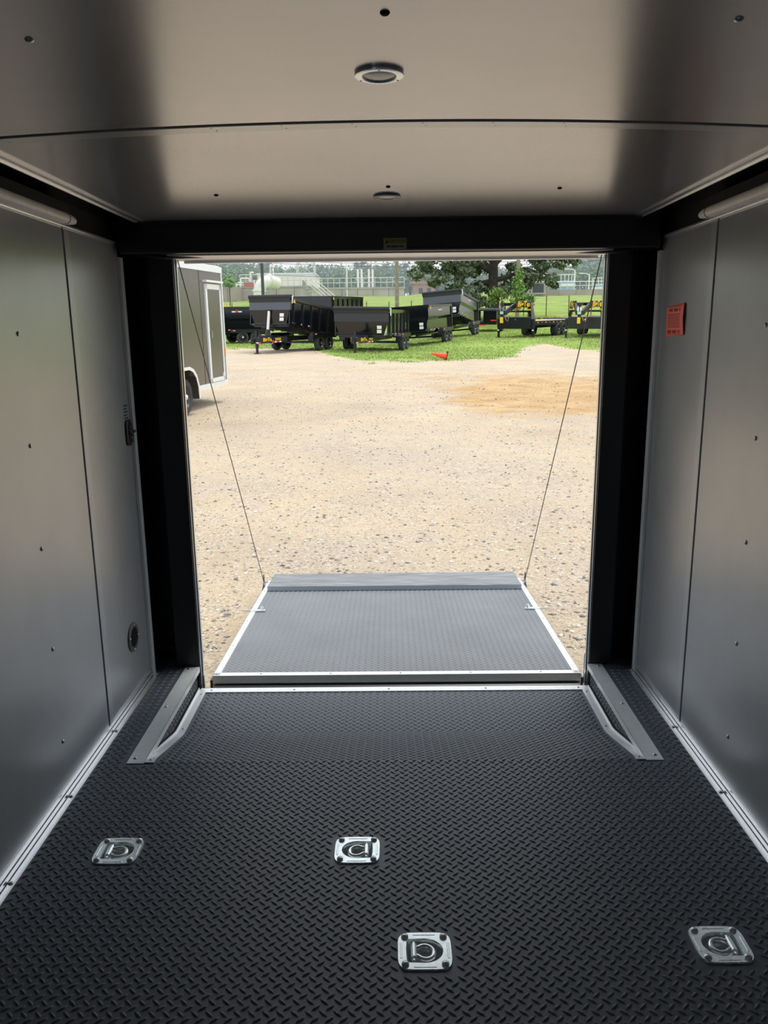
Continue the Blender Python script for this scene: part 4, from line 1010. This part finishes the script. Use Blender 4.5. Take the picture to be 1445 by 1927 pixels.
# big white elbow pipe
pp = [hitY(488, 557, 104), hitY(488, 546, 104), hitY(491, 537, 104), hitY(498, 531, 104.2), hitY(508, 529, 104.8), hitY(520, 533, 106)]
o = empty('elbow_pipe', pp[0]); tag(o, 'large white elbow pipe rising over the concrete wall', 'pipe')
MB().tube([p-pp[0] for p in pp], .78, 16).build('bend', M_PIPE, o, smooth=True)
for p, q in ((pp[1], pp[0]), (pp[4], pp[3])):
    d = (q-p).normalized(); MB().cyl(p-pp[0], p-pp[0]+d*.18, .92, 18).build('flange', M_PIPE, o)
p0 = hitY(445, 540, 104); o = empty('white_pipe_frame', p0); tag(o, 'thin white pipe run and railing left of the elbow pipe', 'pipe')
for (a, b_) in (((445, 540), (445, 532)), ((445, 532), (478, 532)), ((445, 536), (478, 536)), ((453, 540), (453, 524)), ((453, 524), (468, 524)), ((468, 524), (470, 530)), ((460, 540), (460, 532)), ((471, 532), (471, 513)), ((471, 513), (477, 513)), ((478, 540), (478, 528))):
    MB().cyl(hitY(*a, 104)-p0, hitY(*b_, 104)-p0, .1, 8).build('pipe', M_PIPE, o)
MB().box((1.0, -.3, 0), (2.2, .5, .55)).build('valve', mat('red_valve', (.45, .12, .1), .6), o)
# white building
o, w_, h_, _ = slab(484, 592, 517, 545, 128, 8, 'white_building', M_PLANTW, 'white flat roofed metal building behind the tank', 'building')
MB().box((-w_, 0, 0), (w_, 10, h_)).build('wall', M_PLANTW, o); MB().box((-w_-.15, -.15, h_), (w_+.15, 10, h_+.22)).build('roof_edge', mat('pale_blue_trim', (.66, .74, .82), .5), o)
MB().box((w_-1.9, -.06, h_-2.4), (w_-1.2, 0, h_-.9)).build('window', M_CONCB, o); MB().box((-w_+1.6, -.06, h_-2.3), (-w_+3.0, 0, h_-.7)).build('louvre', M_GALV, o)
# pink brick building
o, w_, h_, _ = slab(778, 826, 534, 552, 150, 8, 'brick_building', M_BRICK, 'low pink brick building beyond the tall tarp trailer', 'building')
MB().box((-w_, 0, 0), (w_, 8, h_)).build('wall', M_BRICK, o); MB().box((-w_-.6, -.6, h_), (w_+.6, 8.6, h_+.35)).build('roof', mat('rust_roof', (.45, .20, .14), .7), o)
for k in range(3): MB().box((-w_+1.0+k*1.5, -.05, h_-2.0), (-w_+1.7+k*1.5, 0, h_-.8)).build('window', M_GAP, o)
# low dark wall and blue tanks at right
o, w_, h_, _ = slab(985, 1150, 546, 552, 106, 4, 'low_wall', M_CONCB, 'low brown wall on the grass bank at right', 'wall')
for k in range(5): MB().box((-w_+2*w_/5*k+.02, 0, 0), (-w_+2*w_/5*(k+1)-.02, .5, h_)).build('wall_section', M_CONCB, o)
rail(o, (-w_, .2, h_), (w_, .2, h_), 14, 1.0, .04)
for (x0, x1, yt, lab) in ((1046, 1086, 531, 'pale blue round tank left of the street lamp'), (1118, 1150, 537, 'pale blue round tank at the right doorway edge')):
    a = hitY(x0, yt, 112); c = hitY(x1, yt, 112); r_ = (c.x-a.x)/2; o = empty('blue_tank', ((a.x+c.x)/2, 112+r_, 7.0)); tag(o, lab, 'tank')
    MB().lathe([(r_, 0), (r_, a.z-7.0), (r_*.9, a.z-6.8), (.001, a.z-6.7)], 28).build('shell', M_BLUE, o, smooth=True)
    MB().lathe([(r_+.05, a.z-7.6), (r_+.06, a.z-7.4), (r_+.05, a.z-7.2)], 28).build('band', M_PLANTW, o)
    for k in range(10):
        t_ = math.pi+math.pi*k/9; MB().cyl((r_*math.cos(t_), r_*math.sin(t_), a.z-7), (r_*math.cos(t_), r_*math.sin(t_), a.z-6.0), .05, 6).build('rail_post', M_PLANTW, o)
    MB().tube([(r_*math.cos(math.pi+math.pi*k/9), r_*math.sin(math.pi+math.pi*k/9), a.z-6.0) for k in range(10)], .05, 6).build('rail_bar', M_PLANTW, o)
p0 = hitY(1010, 548, 105); o = empty('equipment_box', (p0.x, 105, p0.z-.4)); tag(o, 'brown equipment cabinet on the low wall', 'cabinet')
MB().box((-1.1, -.4, 0), (1.1, .6, 1.5)).build('body', M_CONCB, o); MB().box((-.6, -.43, .2), (.8, -.4, 1.3)).build('door', M_GAP, o); MB().box((-1.2, -.5, 1.5), (1.2, .7, 1.6)).build('lid', M_GALV, o)
# poles, lamps, tower
def pole(px, ytop, Y, r, m, label, lamp=0, arms=False, name='utility_pole'):
    t_ = hitY(px, ytop, Y); zb_ = float(zg(t_.x, Y)); o = empty(name, (t_.x, Y, zb_)); tag(o, label, 'lamp post' if lamp else 'pole')
    H_ = t_.z-zb_; MB().cyl((0, 0, -.3), (0, 0, H_), r*1.15, 10, r).build('shaft', m, o, smooth=True)
    if lamp:
        a = [(0, 0, H_-.2), (-.3*lamp, 0, H_+.05), (-1.0*lamp, 0, H_+.15)]; MB().tube(a, r*.6, 6).build('arm', m, o, smooth=True); MB().box((-1.5*lamp, -.15, H_+.07), (-.9*lamp, .15, H_+.2)).build('lamp_head', M_PLANTW, o)
    if arms: MB().box((-1.1, -.08, H_-1.0), (1.1, .08, H_-.84)).build('cross_arm', m, o)
    return o
pole(746, 440, 84, .19, M_POLE, 'grey wooden utility pole left of the oak tree')
pole(384, 430, 60, .26, M_POLE, 'wooden pole rising behind the grey cargo trailer')
pole(490, 440, 90, .16, M_DPOLE, 'dark lamp post in front of the white pipe', lamp=1, name='lamp_post')
pole(866, 440, 120, .28, M_POLE, 'wooden utility pole seen through the oak branches')
for px, yt, lab in ((652, 497, 'slim white lamp pole left on the long tank'), (1082, 508, 'white street lamp left of the blue tanks'), (1109, 516, 'shorter white street lamp near the right doorway edge')):
    pole(px, yt, 118, .09, M_PLANTW, lab, lamp=1 if px > 700 else .4, name='street_lamp')
for px, yt, lab in ((508, 497, 'slim white mast left of the lattice tower'), (513, 480, 'taller white mast beside the lattice tower')):
    pole(px, yt, 118, .08, M_PLANTW, lab, name='mast')
tw = hitY(577, 540, 142); o = empty('lattice_tower', (tw.x, 142, float(zg(tw.x, 130)))); tag(o, 'grey steel lattice tower against the trees', 'tower')
Hh_ = 20.; wb, wt = 1.7, .9; nb = 9
def tp(sx, sy, f): w2 = wb+(wt-wb)*f; return Vector((sx*w2, sy*w2, Hh_*f))
for sx in (-1, 1):
    for sy in (-1, 1): MB().cyl(tp(sx, sy, 0), tp(sx, sy, 1), .09, 6).build('tower_leg', M_GALV, o)
for k in range(nb):
    f0, f1 = k/nb, (k+1)/nb
    for (a, b_) in (((-1, -1), (1, -1)), ((1, -1), (1, 1)), ((1, 1), (-1, 1)), ((-1, 1), (-1, -1))):
        MB().cyl(tp(*a, f0), tp(*b_, f1), .05, 5).cyl(tp(*b_, f0), tp(*a, f1), .05, 5).cyl(tp(*a, f1), tp(*b_, f1), .05, 5).build('brace', M_GALV, o)
# power lines
for k, (ya, yb, lab) in enumerate(((508, 506, 'lowest overhead power line'), (484, 489, 'middle overhead power line on the pale sky'), (478, 483, 'upper overhead power line on the pale sky'))):
    a, b_ = hitY(330, ya, 122), hitY(1150, yb, 122)
    pts = [a.lerp(b_, t/12)-Vector((0, 0, 1.2*math.sin(math.pi*t/12))) for t in range(13)]
    ob = MB().tube([p-a for p in pts], .035, 5).build('power_line', M_DPOLE, smooth=True); ob.location = a; tag(ob, lab, 'power line', 'overhead lines')
# yellow bollards, fence posts
for k, px in enumerate((423, 430, 438)):
    a = hitY(px, 562, 78); b_ = hitY(px, 576, 78); ob = MB().lathe([(.13, 0), (.13, a.z-b_.z), (.1, a.z-b_.z+.08), (.001, a.z-b_.z+.1)], 12).build('bollard', M_BOLLARD, smooth=True)
    ob.location = (b_.x, 78, float(zg(b_.x, 78))-.1); ob.scale.z = 1.6; tag(ob, ('left', 'middle', 'right')[k]+' yellow bollard below the brown concrete wall', 'bollard', 'yellow bollards')
fo = empty('wire_fence', (0, 72, float(zg(0, 72)))); tag(fo, 'wire fence with thin dark posts across the grass bank', 'fence')
fp_ = []
for k in range(18):
    x = -16+k*2.0; z = float(zg(x, 72))-fo.location.z; fp_.append(Vector((x, 0, z)))
    MB().cyl((x, 0, z-.1), (x, 0, z+1.75), .035, 6).build('fence_post', M_DPOLE, fo)
for h_ in (.5, 1.1, 1.7): MB().tube([p+Vector((0, 0, h_)) for p in fp_], .008, 4).build('fence_wire', M_GALV, fo)

# ------------------------------------------------------------------ trees
def crown_mesh(name, clumps, per, leaf, pal, seed, flat=.7):
    r_ = np.random.default_rng(seed); V = []; C = []
    for (c, rad) in clumps:
        d = r_.normal(size=(per, 3)); d /= np.linalg.norm(d, axis=1)[:, None]
        p = np.array(c)+d*rad*np.abs(r_.normal(.62, .34, (per, 1)))*np.array([1, 1, flat])*(1+.35*np.sin(d[:, :1]*5+d[:, 2:]*4+rad*9))
        n_ = d+r_.normal(0, .5, (per, 3)); n_ /= np.linalg.norm(n_, axis=1)[:, None]
        u = np.cross(n_, r_.normal(size=(per, 3))); u /= np.linalg.norm(u, axis=1)[:, None]; v = np.cross(n_, u)
        s = leaf*(.6+.8*r_.random((per, 1)))
        V.append(np.stack([p-u*s, p+v*s*.6, p+u*s, p-v*s*.6], 1))
        col = np.array(pal)[r_.integers(0, len(pal), per)]*(.8+.4*r_.random((per, 1)))
        C.append(np.repeat(np.concatenate([col, np.ones((per, 1))], 1), 4, 0))
    V = np.concatenate(V).reshape(-1, 3); C = np.concatenate(C)
    return np_mesh(name, V, np.arange(len(V)).reshape(-1, 4), M_LEAF, C)
PAL_O = [(.10, .13, .075), (.13, .165, .095), (.18, .21, .135), (.075, .10, .06)]
PAL_T = [(.11, .20, .07), (.15, .26, .09), (.20, .31, .12), (.08, .15, .06)]
# big oak
ox = hitY(928, 560, 70).x; oz = float(zg(ox, 70)); oak = empty('oak_tree', (ox, 70, oz)); tag(oak, 'big spreading oak tree with dark grey green leaves', 'tree')
def opt(px, py, Y=70.): p = hitY(px, py, Y); return p-Vector((ox, 70, oz))
MB().tube([(0, 0, -.3), opt(927, 560), opt(928, 520), opt(929, 490), opt(931, 470), opt(934, 440)], [.5, .42, .40, .36, .3, .2], 12).build('trunk', M_BARK, oak, smooth=True)
limbs = [[(928, 515), (905, 500), (880, 490), (840, 485), (800, 492)], [(929, 500), (948, 480), (970, 470), (1010, 478), (1045, 470)], [(929, 490), (905, 472), (870, 455), (850, 440)],
         [(928, 528), (960, 520), (985, 505), (1010, 512), (1038, 520)], [(931, 475), (960, 450), (1000, 440)], [(928, 530), (908, 532), (892, 540)]]
for k, lb in enumerate(limbs):
    yo = (1.5, 2, 1.5, 1.0, 1, .5)[k]
    pts = [opt(px, py, 70+yo*i/len(lb)) for i, (px, py) in enumerate(lb)]
    MB().tube(pts, [.24-.05*i for i in range(len(pts))], 8).build('limb', M_BARK, oak, smooth=True)
spots = [(790, 512, 20), (806, 497, 24), (826, 520, 20), (842, 500, 26), (850, 545, 13), (868, 485, 26), (882, 515, 24), (890, 550, 20), (905, 500, 24), (912, 540, 22), (830, 478, 24), (800, 480, 16),
         (905, 475, 26), (944, 545, 20), (958, 528, 22), (965, 500, 12), (985, 545, 16), (985, 530, 20), (1005, 520, 20), (1022, 505, 20), (1010, 492, 16), (1035, 525, 16), (1040, 535, 10), (1000, 475, 20), (1028, 480, 18),
         (1060, 482, 20), (1078, 490, 15), (1075, 474, 16), (1050, 500, 12), (880, 462, 30), (930, 455, 30), (980, 458, 24), (1040, 455, 26), (840, 458, 28), (818, 535, 12), (940, 480, 12), (865, 528, 14), (900, 565, 16), (920, 568, 14)]
cl = [];
for (px, py, rpx) in spots:
    for _ in range(4):
        ang = nrng.uniform(0, 6.28); q_ = rpx*.55*math.sqrt(nrng.random()); p = opt(px+q_*math.cos(ang)*1.2, py+q_*math.sin(ang)*.8, 70+nrng.uniform(-4, 2.5)); cl.append(((p.x, p.y, p.z), rpx*70/CF*nrng.uniform(.4, .65)))
ob = link_mesh('crown', crown_mesh('oak_crown', cl, 300, .15, PAL_O, 3), oak)
# bright shrub at its foot
def shrub(px, py, Y, rpx, label, pal, name='shrub', leaf=.1, per=220, k_=5):
    p = hitY(px, py, Y); z0 = float(zg(p.x, Y)); o = empty(name, (p.x, Y, z0)); tag(o, label, 'shrub'); r0 = rpx*Y/CF
    c_ = [((nrng.uniform(-.6, .6)*r0, nrng.uniform(-.4, .4)*r0, max(.25, p.z-z0)+nrng.uniform(-.3, .5)*r0), r0*nrng.uniform(.5, .75)) for _ in range(k_)]
    link_mesh('leaves', crown_mesh('shrub_leaves', c_, per, leaf, pal, int(px)), o); MB().cyl((0, 0, -.1), (0, 0, max(.3, p.z-z0)), .07, 6).build('stem', M_BARK, o)
PAL_B = [(.18, .32, .07), (.23, .38, .10), (.13, .24, .05)]
shrub(938, 560, 64, 22, 'bright green shrub growing at the foot of the oak', PAL_B)
shrub(995, 567, 63, 13, 'low olive shrub right of the ivy covered pole', PAL_T)
shrub(431, 530, 96, 12, 'yellow green bush above the brown concrete wall', PAL_B, leaf=.2)
# ivy covered pole
ip = pole(977, 430, 62, .15, M_POLE, 'wooden pole wrapped in bright green ivy right of the oak', name='ivy_pole')
zz0 = ip.location.z; cl = []
for k in range(16):
    f_ = k/15; p = hitY(976, 572-f_*66, 62); cl.append(((p.x-ip.location.x+nrng.uniform(-.12, .12), nrng.uniform(-.15, .1), p.z-zz0), .62-.42*f_))
link_mesh('ivy', crown_mesh('ivy', cl, 160, .10, PAL_B, 21, 1.), ip)
# weedy strip under the fence
cl = []
for k in range(30):
    x = 6+k*.75+nrng.uniform(-.2, .2); cl.append(((x, 66+nrng.uniform(-.3, .3), float(zg(x, 66))+.22), nrng.uniform(.3, .5)))
ob = link_mesh('weeds', crown_mesh('weeds', cl, 130, .09, PAL_T, 5)); ob['kind'] = 'stuff'; tag(ob, 'rough strip of weeds along the foot of the bank', 'weeds')
# far treeline: three kinds
def tree_mesh(kind, seed):
    r_ = np.random.default_rng(seed); cl = []
    if kind == 0:      # round broadleaf
        for k in range(26):
            d = r_.normal(size=3); d /= np.linalg.norm(d); cl.append(((d[0]*3.6, d[1]*3.6, 7.0+d[2]*4.2), r_.uniform(1.3, 2.2)))
    elif kind == 1:    # pine, open top
        for k in range(18):
            f_ = k/17; w2 = 2.6*(1-f_*.55); cl.append(((r_.normal()*w2*.6, r_.normal()*w2*.6, 6.5+f_*8.5), r_.uniform(.9, 1.5)))
    else:              # broad low
        for k in range(28):
            d = r_.normal(size=3); d /= np.linalg.norm(d); cl.append(((d[0]*5.2, d[1]*4, 5.0+abs(d[2])*3.4), r_.uniform(1.5, 2.4)))
    return crown_mesh('tree_crown', cl, 150, .33, PAL_T if kind != 1 else PAL_O, seed)
TM = [tree_mesh(0, 31), tree_mesh(1, 32), tree_mesh(2, 33), tree_mesh(0, 34)]
TK = MB().tube([(0, 0, -1.5), (0, 0, 4), (.1, 0, 9)], [.35, .28, .12], 8).mesh('trunk', M_BARK, True)
ORD = ['first', 'second', 'third', 'fourth', 'fifth', 'sixth', 'seventh', 'eighth', 'ninth', 'tenth', 'eleventh', 'twelfth', 'thirteenth', 'fourteenth', 'fifteenth', 'sixteenth', 'seventeenth', 'eighteenth', 'nineteenth', 'twentieth']
ORD += ['twenty-'+w_ for w_ in ORD[:9]]+['thirtieth']+['thirty-'+w_ for w_ in ORD[:9]]
KIND = ['round crowned broadleaf tree', 'tall open topped pine', 'broad low crowned tree', 'full round crowned tree']
def far_tree(px, ytop, Y, kind, wscale=1., row='back row', k=0):
    a = hitY(px, ytop, Y); z0 = float(zg(a.x, min(Y, 130))); o = empty('tree', (a.x, Y, z0)); tag(o, '%s, %s from the left in the %s of the far treeline' % (KIND[kind], ORD[k], row), 'tree', 'trees of the far treeline')
    topz = (13.0, 16.2, 10.4, 13.0)[kind]; s = max(.5, (a.z-z0)/topz)
    o.scale = (s*wscale, s*wscale, s); o.rotation_euler.z = nrng.uniform(0, 6.28)
    link_mesh('crown', TM[kind], o); link_mesh('trunk', TK, o)
prof = [(325, 470), (350, 468), (380, 472), (410, 476), (440, 480), (470, 482), (500, 484), (530, 490), (556, 494), (580, 488), (600, 497), (622, 503), (640, 490), (660, 497), (680, 484), (700, 486), (720, 488), (740, 487), (760, 492), (785, 500),
        (810, 497), (840, 500), (870, 495), (900, 495), (930, 495), (960, 500), (990, 500), (1020, 503), (1050, 494), (1080, 484), (1105, 474), (1130, 470), (1155, 466)]
for k, (px, yt) in enumerate(prof):
    kind = (0, 2, 1, 3)[k % 4]
    if 595 < px < 630: kind = 1
    far_tree(px, yt, 190+nrng.uniform(-10, 10), kind, 1.0, 'back row', k)
    if k % 2 == 0: far_tree(px+nrng.uniform(8, 16), yt+12+nrng.uniform(0, 8), 165+nrng.uniform(-6, 6), (2, 0, 3)[k//2 % 3], 1.5, 'middle row', k//2)
for k, (px, yt) in enumerate(((345, 492), (372, 500), (400, 492), (425, 505), (455, 500), (1062, 512), (1092, 500), (1120, 495), (1145, 500))):
    far_tree(px, yt, 145, 2, 1.2, 'front row', k)

# ------------------------------------------------------------------ summer haze over the far bank
hz = bpy.data.materials.new('summer_haze'); hz.use_nodes = True; n = hz.node_tree; n.nodes.clear()
vo = n.nodes.new('ShaderNodeOutputMaterial'); vs_ = n.nodes.new('ShaderNodeVolumeScatter'); vs_.inputs['Color'].default_value = (.66, .86, 1.0, 1)
vs_.inputs['Density'].default_value = .0048; vs_.inputs['Anisotropy'].default_value = .2; n.links.new(vs_.outputs['Volume'], vo.inputs['Volume'])
ho = MB().box((-150, 75, -2), (150, 240, 60)).build('haze', hz); ho['kind'] = 'stuff'; tag(ho, 'pale bluish summer haze hanging over the far trees', 'haze')
